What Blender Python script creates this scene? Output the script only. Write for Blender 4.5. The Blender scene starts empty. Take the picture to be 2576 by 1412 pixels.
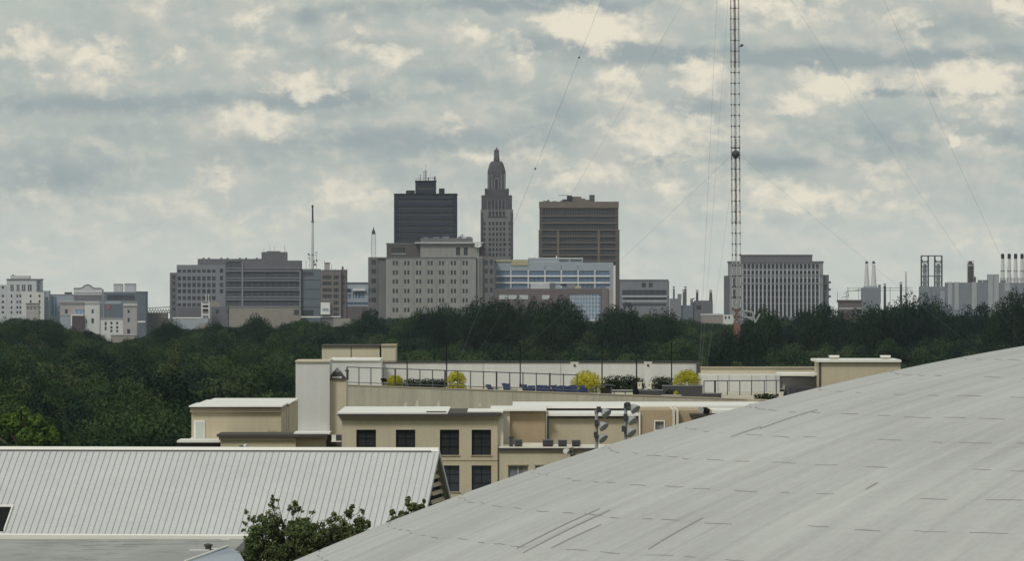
import bpy, math, random
import numpy as np
from mathutils import Vector
R_ = math.radians
S = bpy.context.scene
COL = S.collection
# ------------------------------------------------------------------ camera
CAMZ = 44.0
F = 15323.0           # focal length in units of the 2576 px wide view
cam = bpy.data.cameras.new('camera')
cam.sensor_width = 36.0
cam.lens = 36.0 * F / 2576.0
cam.clip_start = 1.0
cam.clip_end = 60000.0
camo = bpy.data.objects.new('camera', cam)
COL.objects.link(camo)
camo.location = (0, 0, CAMZ)
camo.rotation_euler = (R_(90), 0, 0)
S.camera = camo
# ------------------------------------------------------------------ exposure
S.view_settings.view_transform = 'Standard'
S.view_settings.look = 'None'
S.view_settings.exposure = 0.0
S.view_settings.gamma = 1.0
S.cycles.use_denoising = True
S.cycles.max_bounces = 6
S.cycles.volume_bounces = 1
# ------------------------------------------------------------------ sun
SUN_EL, SUN_AZ = 44.0, 208.0        # azimuth clockwise from +Y (view direction): behind and to the left
sun = bpy.data.lights.new('sun', 'SUN')
sun.energy = 1.5
sun.angle = R_(12)
sun.color = (1.0, 0.965, 0.91)
suno = bpy.data.objects.new('sun', sun)
COL.objects.link(suno)
_sd = Vector((math.sin(R_(SUN_AZ)) * math.cos(R_(SUN_EL)), math.cos(R_(SUN_AZ)) * math.cos(R_(SUN_EL)), math.sin(R_(SUN_EL))))
suno.rotation_euler = _sd.to_track_quat('Z', 'Y').to_euler()
suno.location = (-300, -300, 600)
# ------------------------------------------------------------------ world: broken overcast over a Nishita sky
W = bpy.data.worlds.new('World')
S.world = W
W.use_nodes = True
W.cycles.sampling_method = 'MANUAL'
W.cycles.sample_map_resolution = 512
nt = W.node_tree
for n in list(nt.nodes):
    nt.nodes.remove(n)
def N(t, **kw):
    n = nt.nodes.new(t)
    for k, v in kw.items():
        setattr(n, k, v)
    return n
def L(a, b):
    nt.links.new(a, b)
def _set(sock, v):
    if isinstance(v, (int, float, tuple, list)):
        sock.default_value = v
    else:
        L(v, sock)
def M(op, a, b=None, c=None, clamp=False):
    n = N('ShaderNodeMath', operation=op, use_clamp=clamp)
    _set(n.inputs[0], a)
    if b is not None: _set(n.inputs[1], b)
    if c is not None: _set(n.inputs[2], c)
    return n.outputs[0]
def VM(op, a, b=None, scale=None):
    n = N('ShaderNodeVectorMath', operation=op)
    _set(n.inputs[0], a)
    if b is not None: _set(n.inputs[1], b)
    if scale is not None: _set(n.inputs['Scale'], scale)
    return n.outputs[0]
def MIX(f, a, b):
    n = N('ShaderNodeMix', data_type='RGBA')
    _set(n.inputs[0], f)
    _set(n.inputs[6], a if not isinstance(a, tuple) else (*a, 1))
    _set(n.inputs[7], b if not isinstance(b, tuple) else (*b, 1))
    return n.outputs[2]
def SMOOTH(x, lo, hi):
    n = N('ShaderNodeMapRange', interpolation_type='SMOOTHSTEP')
    _set(n.inputs[0], x); n.inputs[1].default_value = lo; n.inputs[2].default_value = hi
    return n.outputs[0]
def NOISE(v, scale, detail=4, rough=0.55):
    n = N('ShaderNodeTexNoise')
    L(v, n.inputs['Vector']); n.inputs['Scale'].default_value = scale
    n.inputs['Detail'].default_value = detail; n.inputs['Roughness'].default_value = rough
    return n
def lin(r, g, b):
    f = lambda c: (c / 255 / 12.92) if c <= 10 else ((c / 255 + 0.055) / 1.055) ** 2.4
    return (f(r), f(g), f(b))
tc = N('ShaderNodeTexCoord')
sx = N('ShaderNodeSeparateXYZ'); L(tc.outputs['Generated'], sx.inputs[0])
az = M('MULTIPLY', M('ARCTAN2', sx.outputs[0], sx.outputs[1]), F / 100)
el = M('MULTIPLY', M('ARCSINE', sx.outputs[2]), F / 100)
cb = N('ShaderNodeCombineXYZ'); L(az, cb.inputs[0]); L(el, cb.inputs[1])
p0 = cb.outputs[0]
# warp the cloud coordinates so that every bank gets a lumpy edge
w1 = NOISE(p0, 0.9, 2); w2 = NOISE(p0, 2.4, 5, 0.58)
o1 = VM('SCALE', VM('SUBTRACT', w1.outputs['Color'], (0.5, 0.5, 0.5)), scale=0.85)
o2 = VM('SCALE', VM('SUBTRACT', w2.outputs['Color'], (0.5, 0.5, 0.5)), scale=0.62)
wp = VM('ADD', VM('ADD', p0, o1), o2)
wps = VM('ADD', p0, VM('SCALE', VM('ADD', o1, o2), scale=0.4))
# banks of sunlit cloud: azimuth, height, half width, half height (hundredths of the view), weight
LIT = [(60,105,95,45,.8),(290,80,60,35,.6),(240,165,95,85,.6),(100,185,35,50,.4),(645,50,95,55,.75),(435,140,50,40,.5),
 (880,90,60,55,.5),(1210,75,85,45,.65),(1480,72,165,62,1.1),(990,135,85,50,.7),(760,212,125,36,1.0),(620,155,60,28,.5),
 (640,303,150,42,.75),(1160,306,75,34,.6),(540,445,70,70,.55),(880,485,130,60,.5),(1560,205,95,62,.6),(1755,200,60,62,.95),
 (1320,160,60,60,.4),(2110,205,120,52,1.1),(1990,262,60,34,.7),(2420,205,160,52,.95),(2470,300,130,80,.5),(2010,285,80,30,.55),
 (1680,320,110,65,.75),(1560,310,80,50,.5),(2560,25,90,60,.9),(2300,50,110,60,.45),(1950,25,240,50,.55),(1650,425,190,55,.4),
 (1960,500,190,65,.6),(2050,480,70,45,.3),(2250,505,140,60,.45),(2400,352,18,16,.7),(1255,388,90,32,.65),(1430,440,150,70,.45),
 (380,540,190,50,.4),(700,550,200,60,.3),(120,600,180,40,.3),(2450,600,180,40,.3),(1200,540,160,50,.3),(380,15,60,30,.5),
 (860,300,40,25,.3),(2200,420,120,40,.3),(1830,330,120,60,.4),(80,480,90,40,.25),(1700,500,90,50,.35)]
DRK = [(250,262,380,30,.85),(820,248,200,36,.9),(1010,352,330,40,.75),(1400,300,130,70,.5),(150,440,210,85,.6),(1560,128,230,34,.8),
 (1330,12,330,20,1.0),(2150,142,480,28,.95),(1790,265,110,36,.5),(2430,236,250,16,.95),(2230,350,230,60,.5),(1950,410,220,24,.6),
 (1640,402,70,22,.6),(880,30,170,30,.5),(2400,70,300,60,.35),(520,240,60,20,.4),(850,130,230,40,.35),(1150,200,160,60,.35),
 (1850,160,240,40,.35),(600,390,160,50,.35),(2540,345,50,28,.6),(1000,420,160,40,.3),(300,330,170,40,.25),(1330,110,70,30,.4),
 (770,40,30,30,.5),(2200,235,60,18,.4)]
def field(vec, items):
    acc = None
    for (x, y, rx, ry, wgt) in items:
        u, v, ru, rv = (x - 1288) / 100, (706 - y) / 100, rx / 100 * 1.35, ry / 100 * 1.35
        mp = N('ShaderNodeMapping')
        L(vec, mp.inputs[0])
        mp.inputs['Location'].default_value = (-u / ru, -v / rv, 0)
        mp.inputs['Scale'].default_value = (1 / ru, 1 / rv, 1)
        g = N('ShaderNodeTexGradient', gradient_type='SPHERICAL')
        L(mp.outputs[0], g.inputs[0])
        acc = M('MULTIPLY', g.outputs[1], wgt) if acc is None else M('MULTIPLY_ADD', g.outputs[1], wgt, acc)
    return acc
lit = field(wp, LIT)
drk = field(wps, DRK)
st = VM('ADD', VM('MULTIPLY', p0, (0.80, 1.20, 1.0)), VM('SCALE', o2, scale=0.5))
f1 = NOISE(st, 0.75, 6, 0.52).outputs[0]
f2 = NOISE(VM('ADD', st, (0.12, 0.26, 0.0)), 0.75, 6, 0.52).outputs[0]
relief = M('SUBTRACT', f1, f2)                       # lit from above: difference towards the light
fine = NOISE(st, 2.3, 7, 0.62).outputs[0]
fdev = M('SUBTRACT', fine, 0.5)
haze_bank = SMOOTH(M('ADD', M('ADD', M('MULTIPLY', lit, 0.9), M('MULTIPLY', M('SUBTRACT', f1, 0.5), 1.5)), M('MULTIPLY', fdev, 1.1)), -0.45, 0.55)   # soft beige body of the clouds
b_in = M('ADD', M('ADD', M('MULTIPLY', lit, 1.1), M('MULTIPLY', fdev, 1.3)), M('MULTIPLY', relief, 1.8))
bright = M('MULTIPLY', SMOOTH(b_in, 0.06, 0.98), SMOOTH(lit, -0.02, 0.40))
bright = M('ADD', bright, M('ADD', M('MULTIPLY', relief, 1.3), M('MULTIPLY', fdev, 0.5)), clamp=True)
dark = SMOOTH(M('ADD', M('ADD', M('MULTIPLY', drk, 1.15), M('MULTIPLY', M('SUBTRACT', f1, 0.5), -0.3)), M('MULTIPLY', relief, -1.2)), 0.0, 0.85)
ground_glow = SMOOTH(el, 3.4, 0.2)
TEAL, BEIGE, CREAM, SLATE, PALE = lin(176, 186, 182), lin(196, 197, 188), lin(237, 229, 209), lin(153, 165, 167), lin(206, 211, 203)
c = MIX(haze_bank, TEAL, BEIGE)
c = MIX(M('MULTIPLY', ground_glow, 0.75), c, PALE)
c = MIX(M('MULTIPLY', dark, 0.88), c, SLATE)
c = MIX(M('MULTIPLY', bright, 0.95), c, CREAM)
nish = N('ShaderNodeTexSky', sky_type='NISHITA')
nish.sun_disc = False
nish.sun_elevation = R_(SUN_EL)
nish.sun_rotation = R_(SUN_AZ)
gap = field(wps, [(60, 15, 190, 75, 1.0), (1330, 650, 500, 30, .15)])
gapm = M('MULTIPLY', SMOOTH(gap, 0.1, 0.8), 0.25)
c10 = VM('SCALE', c, scale=10.0)
skyc = MIX(gapm, c10, nish.outputs[0])
bg = N('ShaderNodeBackground'); L(skyc, bg.inputs[0]); bg.inputs[1].default_value = 0.1
wo = N('ShaderNodeOutputWorld'); L(bg.outputs[0], wo.inputs[0])

# ------------------------------------------------------------------ helpers
def tag(o, label=None, cat=None, group=None, kind=None):
    if label: o['label'] = label
    if cat: o['category'] = cat
    if group: o['group'] = group
    if kind: o['kind'] = kind
    return o
def thing(name, loc, label, cat, group=None):
    o = bpy.data.objects.new(name, None)
    o.empty_display_size = 1.0
    COL.objects.link(o)
    o.location = loc
    return tag(o, label, cat, group)
def wloc(o):
    v = Vector((0, 0, 0))
    while o is not None:
        v = v + o.location
        o = o.parent
    return v
class MB:
    def __init__(s): s.v, s.f = [], []
    def add(s, vs, fs):
        n = len(s.v)
        s.v += [tuple(p) for p in vs]
        s.f += [tuple(i + n for i in f) for f in fs]
        return s
    def box(s, x0, x1, y0, y1, z0, z1):
        return s.hexa([(x0,y0,z0),(x1,y0,z0),(x1,y1,z0),(x0,y1,z0),(x0,y0,z1),(x1,y0,z1),(x1,y1,z1),(x0,y1,z1)])
    def hexa(s, p):
        return s.add(p, [(3,2,1,0),(4,5,6,7),(0,1,5,4),(1,2,6,5),(2,3,7,6),(3,0,4,7)])
    def prism(s, pts, y0, y1):           # outline in (x, z), counter-clockwise seen from -Y
        n = len(pts)
        vs = [(x, y0, z) for x, z in pts] + [(x, y1, z) for x, z in pts]
        fs = [tuple(range(n)), tuple(reversed(range(n, 2 * n)))]
        fs += [((i + 1) % n, i, n + i, n + (i + 1) % n) for i in range(n)]
        return s.add(vs, fs)
    def tube(s, a, b, r0, r1=None, n=6):
        a, b = Vector(a), Vector(b)
        r1 = r0 if r1 is None else r1
        d = (b - a).normalized()
        u = d.orthogonal().normalized(); w = d.cross(u)
        vs = []
        for c_, r in ((a, r0), (b, r1)):
            for k in range(n):
                t = 2 * math.pi * k / n
                vs.append(c_ + (u * math.cos(t) + w * math.sin(t)) * r)
        fs = [(k, (k + 1) % n, n + (k + 1) % n, n + k) for k in range(n)]
        fs += [tuple(reversed(range(n))), tuple(range(n, 2 * n))]
        return s.add(vs, fs)
    def path(s, pts, r0, r1=None, n=6):
        r1 = r0 if r1 is None else r1
        m = len(pts) - 1
        for i in range(m):
            s.tube(pts[i], pts[i + 1], r0 + (r1 - r0) * i / m, r0 + (r1 - r0) * (i + 1) / m, n)
        return s
    def lathe(s, c0, prof, n=16, a0=0.0):  # prof: (radius, z) from bottom to top
        vs = []
        for r, z in prof:
            for k in range(n):
                t = a0 + 2 * math.pi * k / n
                vs.append((c0[0] + r * math.cos(t), c0[1] + r * math.sin(t), c0[2] + z))
        fs = []
        for i in range(len(prof) - 1):
            for k in range(n):
                fs.append((i * n + k, i * n + (k + 1) % n, (i + 1) * n + (k + 1) % n, (i + 1) * n + k))
        m = len(prof) - 1
        fs += [tuple(reversed(range(n))), tuple(range(m * n, m * n + n))]
        return s.add(vs, fs)
    def ball(s, c0, r, n=12, m=8, sz=1.0):
        pr = [(max(1e-4, r * math.sin(math.pi * i / m)), -r * sz * math.cos(math.pi * i / m)) for i in range(m + 1)]
        return s.lathe(c0, pr, n)
    def build(s, name, mat, parent=None, label=None, smooth=False, **kw):
        off = wloc(parent) if parent is not None else Vector((0, 0, 0))
        me = bpy.data.meshes.new(name)
        me.from_pydata([(x - off.x, y - off.y, z - off.z) for x, y, z in s.v], [], s.f)
        me.update()
        me.materials.append(mat)
        if smooth:
            me.polygons.foreach_set('use_smooth', [True] * len(me.polygons))
        o = bpy.data.objects.new(name, me)
        COL.objects.link(o)
        if parent is not None: o.parent = parent
        if label: o['label'] = label
        for k, v in kw.items(): o[k] = v
        return o
def single(mb, name, mat, label, cat, group=None, smooth=False):
    """a top-level thing that is one mesh, its origin at its base"""
    xs = [p[0] for p in mb.v]; ys = [p[1] for p in mb.v]; zs = [p[2] for p in mb.v]
    o0 = Vector(((min(xs) + max(xs)) / 2, (min(ys) + max(ys)) / 2, min(zs)))
    mb.v = [(x - o0.x, y - o0.y, z - o0.z) for x, y, z in mb.v]
    o = mb.build(name, mat, smooth=smooth)
    o.location = o0
    return tag(o, label, cat, group)

# ------------------------------------------------------------------ materials
class Mat:
    def __init__(s, name):
        s.m = bpy.data.materials.new(name); s.m.use_nodes = True
        s.t = s.m.node_tree; s.b = s.t.nodes['Principled BSDF']
    def n(s, t, **kw):
        n = s.t.nodes.new(t)
        for k, v in kw.items(): setattr(n, k, v)
        return n
    def l(s, a, b): s.t.links.new(a, b)
def matte(name, col, rough=0.85, var=0.16, scale=0.25, streak=0.0, grain=0.0, spec=0.3, stretch=(1, 1, 1), metal=0.0, bump=0.0, rand=0.0):
    """surface with blotchy wear, vertical weather streaks and fine grain, all in object space"""
    A = Mat(name)
    tcn = A.n('ShaderNodeTexCoord')
    mp = A.n('ShaderNodeMapping'); mp.inputs['Scale'].default_value = stretch
    A.l(tcn.outputs['Object'], mp.inputs[0])
    acc = None
    def layer(vec, sc, det, amp):
        nonlocal acc
        nz = A.n('ShaderNodeTexNoise'); A.l(vec, nz.inputs['Vector'])
        nz.inputs['Scale'].default_value = sc; nz.inputs['Detail'].default_value = det; nz.inputs['Roughness'].default_value = 0.6
        ma = A.n('ShaderNodeMath', operation='MULTIPLY_ADD')
        A.l(nz.outputs[0], ma.inputs[0]); ma.inputs[1].default_value = 2 * amp; ma.inputs[2].default_value = -amp
        if acc is None: acc = ma.outputs[0]
        else:
            ad = A.n('ShaderNodeMath', operation='ADD'); A.l(acc, ad.inputs[0]); A.l(ma.outputs[0], ad.inputs[1]); acc = ad.outputs[0]
    layer(mp.outputs[0], scale, 5, var * 1.6)
    if streak:
        m2 = A.n('ShaderNodeMapping'); m2.inputs['Scale'].default_value = (1, 1, 0.06)
        A.l(tcn.outputs['Object'], m2.inputs[0]); layer(m2.outputs[0], scale * 6, 3, streak * 1.6)
    if grain: layer(tcn.outputs['Object'], scale * 22, 2, grain * 1.6)
    if rand:
        oi = A.n('ShaderNodeObjectInfo'); ma = A.n('ShaderNodeMath', operation='MULTIPLY_ADD')
        A.l(oi.outputs['Random'], ma.inputs[0]); ma.inputs[1].default_value = 2 * rand; ma.inputs[2].default_value = -rand
        ad = A.n('ShaderNodeMath', operation='ADD'); A.l(acc, ad.inputs[0]); A.l(ma.outputs[0], ad.inputs[1]); acc = ad.outputs[0]
    one = A.n('ShaderNodeMath', operation='ADD'); A.l(acc, one.inputs[0]); one.inputs[1].default_value = 1.0
    sc = A.n('ShaderNodeVectorMath', operation='SCALE'); sc.inputs[0].default_value = col
    A.l(one.outputs[0], sc.inputs['Scale']); A.l(sc.outputs[0], A.b.inputs['Base Color'])
    A.b.inputs['Roughness'].default_value = rough
    A.b.inputs['Specular IOR Level'].default_value = spec
    A.b.inputs['Metallic'].default_value = metal
    if bump:
        bm = A.n('ShaderNodeBump'); bm.inputs['Strength'].default_value = bump; bm.inputs['Distance'].default_value = 0.05
        A.l(acc, bm.inputs['Height']); A.l(bm.outputs[0], A.b.inputs['Normal'])
    return A.m
def glass(name, col, rough=0.18, var=0.35, scale=0.3, mull=0.0, mullcol=(0.2, 0.2, 0.2), spec=0.5):
    """dark glazing; each pane a little different, optional mullion pattern in object space"""
    A = Mat(name)
    tcn = A.n('ShaderNodeTexCoord')
    nz = A.n('ShaderNodeTexNoise'); A.l(tcn.outputs['Object'], nz.inputs['Vector'])
    nz.inputs['Scale'].default_value = scale; nz.inputs['Detail'].default_value = 3
    ma = A.n('ShaderNodeMath', operation='MULTIPLY_ADD'); A.l(nz.outputs[0], ma.inputs[0])
    ma.inputs[1].default_value = 3 * var; ma.inputs[2].default_value = 1 - 1.5 * var
    oi = A.n('ShaderNodeObjectInfo')
    m3 = A.n('ShaderNodeMath', operation='MULTIPLY_ADD'); A.l(oi.outputs['Random'], m3.inputs[0]); m3.inputs[1].default_value = 0.6; A.l(ma.outputs[0], m3.inputs[2])
    sc = A.n('ShaderNodeVectorMath', operation='SCALE'); sc.inputs[0].default_value = col; A.l(m3.outputs[0], sc.inputs['Scale'])
    out = sc.outputs[0]
    if mull:
        sp = A.n('ShaderNodeSeparateXYZ'); A.l(tcn.outputs['Object'], sp.inputs[0])
        md = A.n('ShaderNodeMath', operation='PINGPONG'); A.l(sp.outputs[0], md.inputs[0]); md.inputs[1].default_value = mull
        lt = A.n('ShaderNodeMath', operation='LESS_THAN'); A.l(md.outputs[0], lt.inputs[0]); lt.inputs[1].default_value = mull * 0.22
        mx = A.n('ShaderNodeMix', data_type='RGBA'); A.l(lt.outputs[0], mx.inputs[0]); A.l(out, mx.inputs[6]); mx.inputs[7].default_value = (*mullcol, 1)
        out = mx.outputs[2]
    A.l(out, A.b.inputs['Base Color'])
    A.b.inputs['Roughness'].default_value = rough
    A.b.inputs['Specular IOR Level'].default_value = spec
    return A.m
def leafmat(name, col, col2, rand=0.7, scale=0.11):
    """foliage: hue drifts between two greens from clump to clump and from tree to tree"""
    A = Mat(name)
    ge = A.n('ShaderNodeNewGeometry')
    nz = A.n('ShaderNodeTexNoise'); A.l(ge.outputs['Position'], nz.inputs['Vector'])
    nz.inputs['Scale'].default_value = scale; nz.inputs['Detail'].default_value = 4
    oi = A.n('ShaderNodeObjectInfo')
    a = A.n('ShaderNodeMath', operation='MULTIPLY_ADD'); A.l(oi.outputs['Random'], a.inputs[0]); a.inputs[1].default_value = rand; A.l(nz.outputs[0], a.inputs[2])
    mr = A.n('ShaderNodeMapRange'); A.l(a.outputs[0], mr.inputs[0]); mr.inputs[1].default_value = 0.35; mr.inputs[2].default_value = 0.65 + rand
    mx = A.n('ShaderNodeMix', data_type='RGBA'); A.l(mr.outputs[0], mx.inputs[0])
    mx.inputs[6].default_value = (*col, 1); mx.inputs[7].default_value = (*col2, 1)
    A.l(mx.outputs[2], A.b.inputs['Base Color'])
    A.b.inputs['Roughness'].default_value = 0.75
    A.b.inputs['Specular IOR Level'].default_value = 0.15
    tl = A.n('ShaderNodeBsdfTranslucent'); A.l(mx.outputs[2], tl.inputs[0])
    ms = A.n('ShaderNodeMixShader'); ms.inputs[0].default_value = 0.32; A.l(A.b.outputs[0], ms.inputs[1]); A.l(tl.outputs[0], ms.inputs[2])
    A.l(ms.outputs[0], next(n for n in A.t.nodes if n.type == 'OUTPUT_MATERIAL').inputs[0])
    return A.m
M_ = {}
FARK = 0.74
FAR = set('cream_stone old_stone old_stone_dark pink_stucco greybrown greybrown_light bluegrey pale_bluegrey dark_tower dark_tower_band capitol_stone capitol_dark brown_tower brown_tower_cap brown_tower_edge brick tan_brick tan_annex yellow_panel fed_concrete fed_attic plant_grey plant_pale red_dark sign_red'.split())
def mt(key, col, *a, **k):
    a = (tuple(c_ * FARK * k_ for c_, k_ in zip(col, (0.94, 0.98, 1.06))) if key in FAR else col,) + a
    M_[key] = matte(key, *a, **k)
mt('grass', (0.035, 0.05, 0.025), var=0.4, scale=0.02)
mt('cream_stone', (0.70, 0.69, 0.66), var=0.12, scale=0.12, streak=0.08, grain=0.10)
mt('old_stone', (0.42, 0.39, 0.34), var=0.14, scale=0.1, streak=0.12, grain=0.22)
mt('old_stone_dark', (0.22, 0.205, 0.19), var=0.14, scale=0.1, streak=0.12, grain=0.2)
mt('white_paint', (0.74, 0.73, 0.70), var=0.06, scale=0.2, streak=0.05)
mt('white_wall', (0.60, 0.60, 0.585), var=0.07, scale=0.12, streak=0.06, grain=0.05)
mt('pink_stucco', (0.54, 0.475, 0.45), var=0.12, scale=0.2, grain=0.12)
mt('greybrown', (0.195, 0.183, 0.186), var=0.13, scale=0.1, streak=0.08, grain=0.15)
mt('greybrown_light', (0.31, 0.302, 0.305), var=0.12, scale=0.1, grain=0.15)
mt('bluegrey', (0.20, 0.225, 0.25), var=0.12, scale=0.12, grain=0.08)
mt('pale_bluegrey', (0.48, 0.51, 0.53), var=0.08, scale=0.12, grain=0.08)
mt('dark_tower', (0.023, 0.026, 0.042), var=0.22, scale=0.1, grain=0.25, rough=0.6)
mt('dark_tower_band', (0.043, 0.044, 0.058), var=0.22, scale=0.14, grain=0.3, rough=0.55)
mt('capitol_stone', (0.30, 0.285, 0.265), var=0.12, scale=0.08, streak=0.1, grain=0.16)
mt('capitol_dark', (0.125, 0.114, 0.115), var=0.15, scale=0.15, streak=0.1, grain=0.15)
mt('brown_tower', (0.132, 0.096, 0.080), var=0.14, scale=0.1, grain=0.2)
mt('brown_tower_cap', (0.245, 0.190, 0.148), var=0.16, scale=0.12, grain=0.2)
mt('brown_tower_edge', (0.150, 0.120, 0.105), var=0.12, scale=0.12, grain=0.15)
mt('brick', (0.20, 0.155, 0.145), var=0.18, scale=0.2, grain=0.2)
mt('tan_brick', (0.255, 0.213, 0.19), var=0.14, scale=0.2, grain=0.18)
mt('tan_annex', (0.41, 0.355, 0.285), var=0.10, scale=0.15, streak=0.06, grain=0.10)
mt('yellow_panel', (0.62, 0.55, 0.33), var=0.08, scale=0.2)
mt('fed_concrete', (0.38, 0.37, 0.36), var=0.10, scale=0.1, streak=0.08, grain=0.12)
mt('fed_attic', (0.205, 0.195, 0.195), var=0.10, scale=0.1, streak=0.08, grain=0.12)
mt('plant_grey', (0.30, 0.31, 0.32), var=0.14, scale=0.15, streak=0.15)
mt('plant_pale', (0.52, 0.52, 0.50), var=0.08, scale=0.15, streak=0.1)
mt('steel', (0.16, 0.165, 0.175), var=0.2, scale=0.4, rough=0.6)
mt('steel_dark', (0.05, 0.05, 0.055), var=0.2, scale=0.4, rough=0.6)
mt('black_paint', (0.012, 0.012, 0.014), var=0.2, scale=1.0, rough=0.8, spec=0.1)
mt('red_dark', (0.12, 0.075, 0.072), var=0.2, scale=0.3)
mt('sign_red', (0.30, 0.13, 0.15), var=0.15, scale=0.3)
mt('galvanised', (0.34, 0.35, 0.36), var=0.15, scale=1.5, rough=0.55)
mt('beige_stucco', (0.53, 0.465, 0.335), var=0.10, scale=0.18, streak=0.09, grain=0.05)
mt('beige_stucco_trim', (0.40, 0.335, 0.24), var=0.08, scale=0.3, streak=0.05, grain=0.05)
mt('orange_stucco', (0.42, 0.325, 0.215), var=0.07, scale=0.2, streak=0.06, grain=0.05)
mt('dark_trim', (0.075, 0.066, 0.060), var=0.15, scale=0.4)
mt('flashing', (0.80, 0.79, 0.74), var=0.06, scale=0.3, rough=0.5)
mt('stair_tower', (0.575, 0.575, 0.555), var=0.06, scale=0.2, streak=0.08, grain=0.04)
mt('warm_white', (0.66, 0.62, 0.53), var=0.06, scale=0.2, streak=0.06, grain=0.04)
mt('terrace_concrete', (0.47, 0.435, 0.345), var=0.16, scale=0.16, streak=0.17, grain=0.08)
mt('penthouse', (0.56, 0.505, 0.38), var=0.07, scale=0.25, streak=0.05, grain=0.05)
mt('planter', (0.065, 0.062, 0.068), var=0.2, scale=0.6, grain=0.2)
mt('blue_sling', (0.034, 0.052, 0.115), var=0.15, scale=1.5, rand=0.25)
mt('ac_unit', (0.085, 0.09, 0.098), var=0.2, scale=2.0, rand=0.2)
mt('pale_green', (0.52, 0.57, 0.52), var=0.06, scale=0.8)
mt('cream_lantern', (0.75, 0.70, 0.55), var=0.08, scale=1.0)
mt('bark', (0.085, 0.070, 0.055), var=0.25, scale=0.8, grain=0.2)
mt('pale_bark', (0.42, 0.40, 0.36), var=0.15, scale=0.8)
mt('grey_flat_roof', (0.33, 0.33, 0.32), var=0.30, scale=0.5, grain=0.14, stretch=(0.6, 0.10, 1))
mt('louver', (0.10, 0.085, 0.07), var=0.2, scale=1.0)
mt('skylight', (0.30, 0.35, 0.42), var=0.1, scale=0.5, rough=0.4)
mt('rail', (0.10, 0.11, 0.125), var=0.15, scale=1.0)
mt('insulator', (0.03, 0.03, 0.03), var=0.1, scale=1.0)
mt('wire', (0.20, 0.205, 0.21), var=0.1, scale=0.1)
mt('orange_paint', (0.20, 0.115, 0.095), var=0.2, scale=0.5)
mt('lamp_glass', (0.45, 0.46, 0.46), var=0.15, scale=3.0, rough=0.25)
G_ = {}
G_['pane'] = glass('dark_window_glass', (0.032, 0.036, 0.044))
G_['pane_far'] = glass('far_window_glass', (0.034, 0.036, 0.045), scale=0.15)
G_['pane_cap'] = glass('capitol_window_glass', (0.030, 0.030, 0.032), scale=0.15)
G_['band'] = glass('ribbon_glass', (0.045, 0.045, 0.056), scale=0.12, mull=2.2, mullcol=(0.085, 0.08, 0.085))
G_['band_brown'] = glass('brown_ribbon_glass', (0.030, 0.028, 0.032), scale=0.15, mull=0.9, mullcol=(0.10, 0.085, 0.08))
G_['blue'] = glass('blue_glass', (0.085, 0.125, 0.19), scale=0.12, mull=1.6, mullcol=(0.14, 0.2, 0.3))
G_['blue_pale'] = glass('pale_blue_glass', (0.10, 0.17, 0.27), scale=0.25, var=0.55, mull=1.2, mullcol=(0.42, 0.45, 0.47))
G_['screen'] = glass('sun_screen', (0.014, 0.015, 0.018), rough=0.6, var=0.2, scale=0.8, spec=0.25)
G_['screen_blue'] = glass('lower_sun_screen', (0.024, 0.029, 0.038), rough=0.35, var=0.3, scale=0.6)
G_['pale'] = glass('reflecting_glass', (0.13, 0.145, 0.155), var=0.45, scale=1.2, mull=0.9, mullcol=(0.30, 0.29, 0.26))

# ------------------------------------------------------------------ view transforms (photograph pixels -> metres at a distance)
ZM = {'R4': (0.0, 652.8, .1606), 'R5': (398.5, 604.7, .1946), 'R6': (907.0, 412.3, .2823), 'R7': (1202.5, 481.0, .2336),
      'Z2': (858.9, 343.6, .3163), 'Z3': (1649.1, 481.0, .3598), 'Z1': (0.0, 481.0, .3334), 'Z4': (412.3, 824.6, .3334),
      'Z5': (1236.9, 824.6, .3468), 'Z6': (0.0, 1065.0, .5068), 'Z7': (1305.6, 858.9, .4932), 'D': (0.0, 0.0, 1.0)}
def PX(zm, px, d): return (ZM[zm][0] + px * ZM[zm][2] - 1288.0) / F * d
def PZ(zm, py, d): return CAMZ - (ZM[zm][1] + py * ZM[zm][2] - 706.0) / F * d
def P(zm, px, py, d): return Vector((PX(zm, px, d), d, PZ(zm, py, d)))
def gz(y):           # the terrain: a campus terrace that falls away to the flood plain
    t = min(1.0, max(0.0, (y - 560.0) / 260.0))
    t = t * t * (3 - 2 * t)
    return 10.0 * (1 - t)

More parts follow.
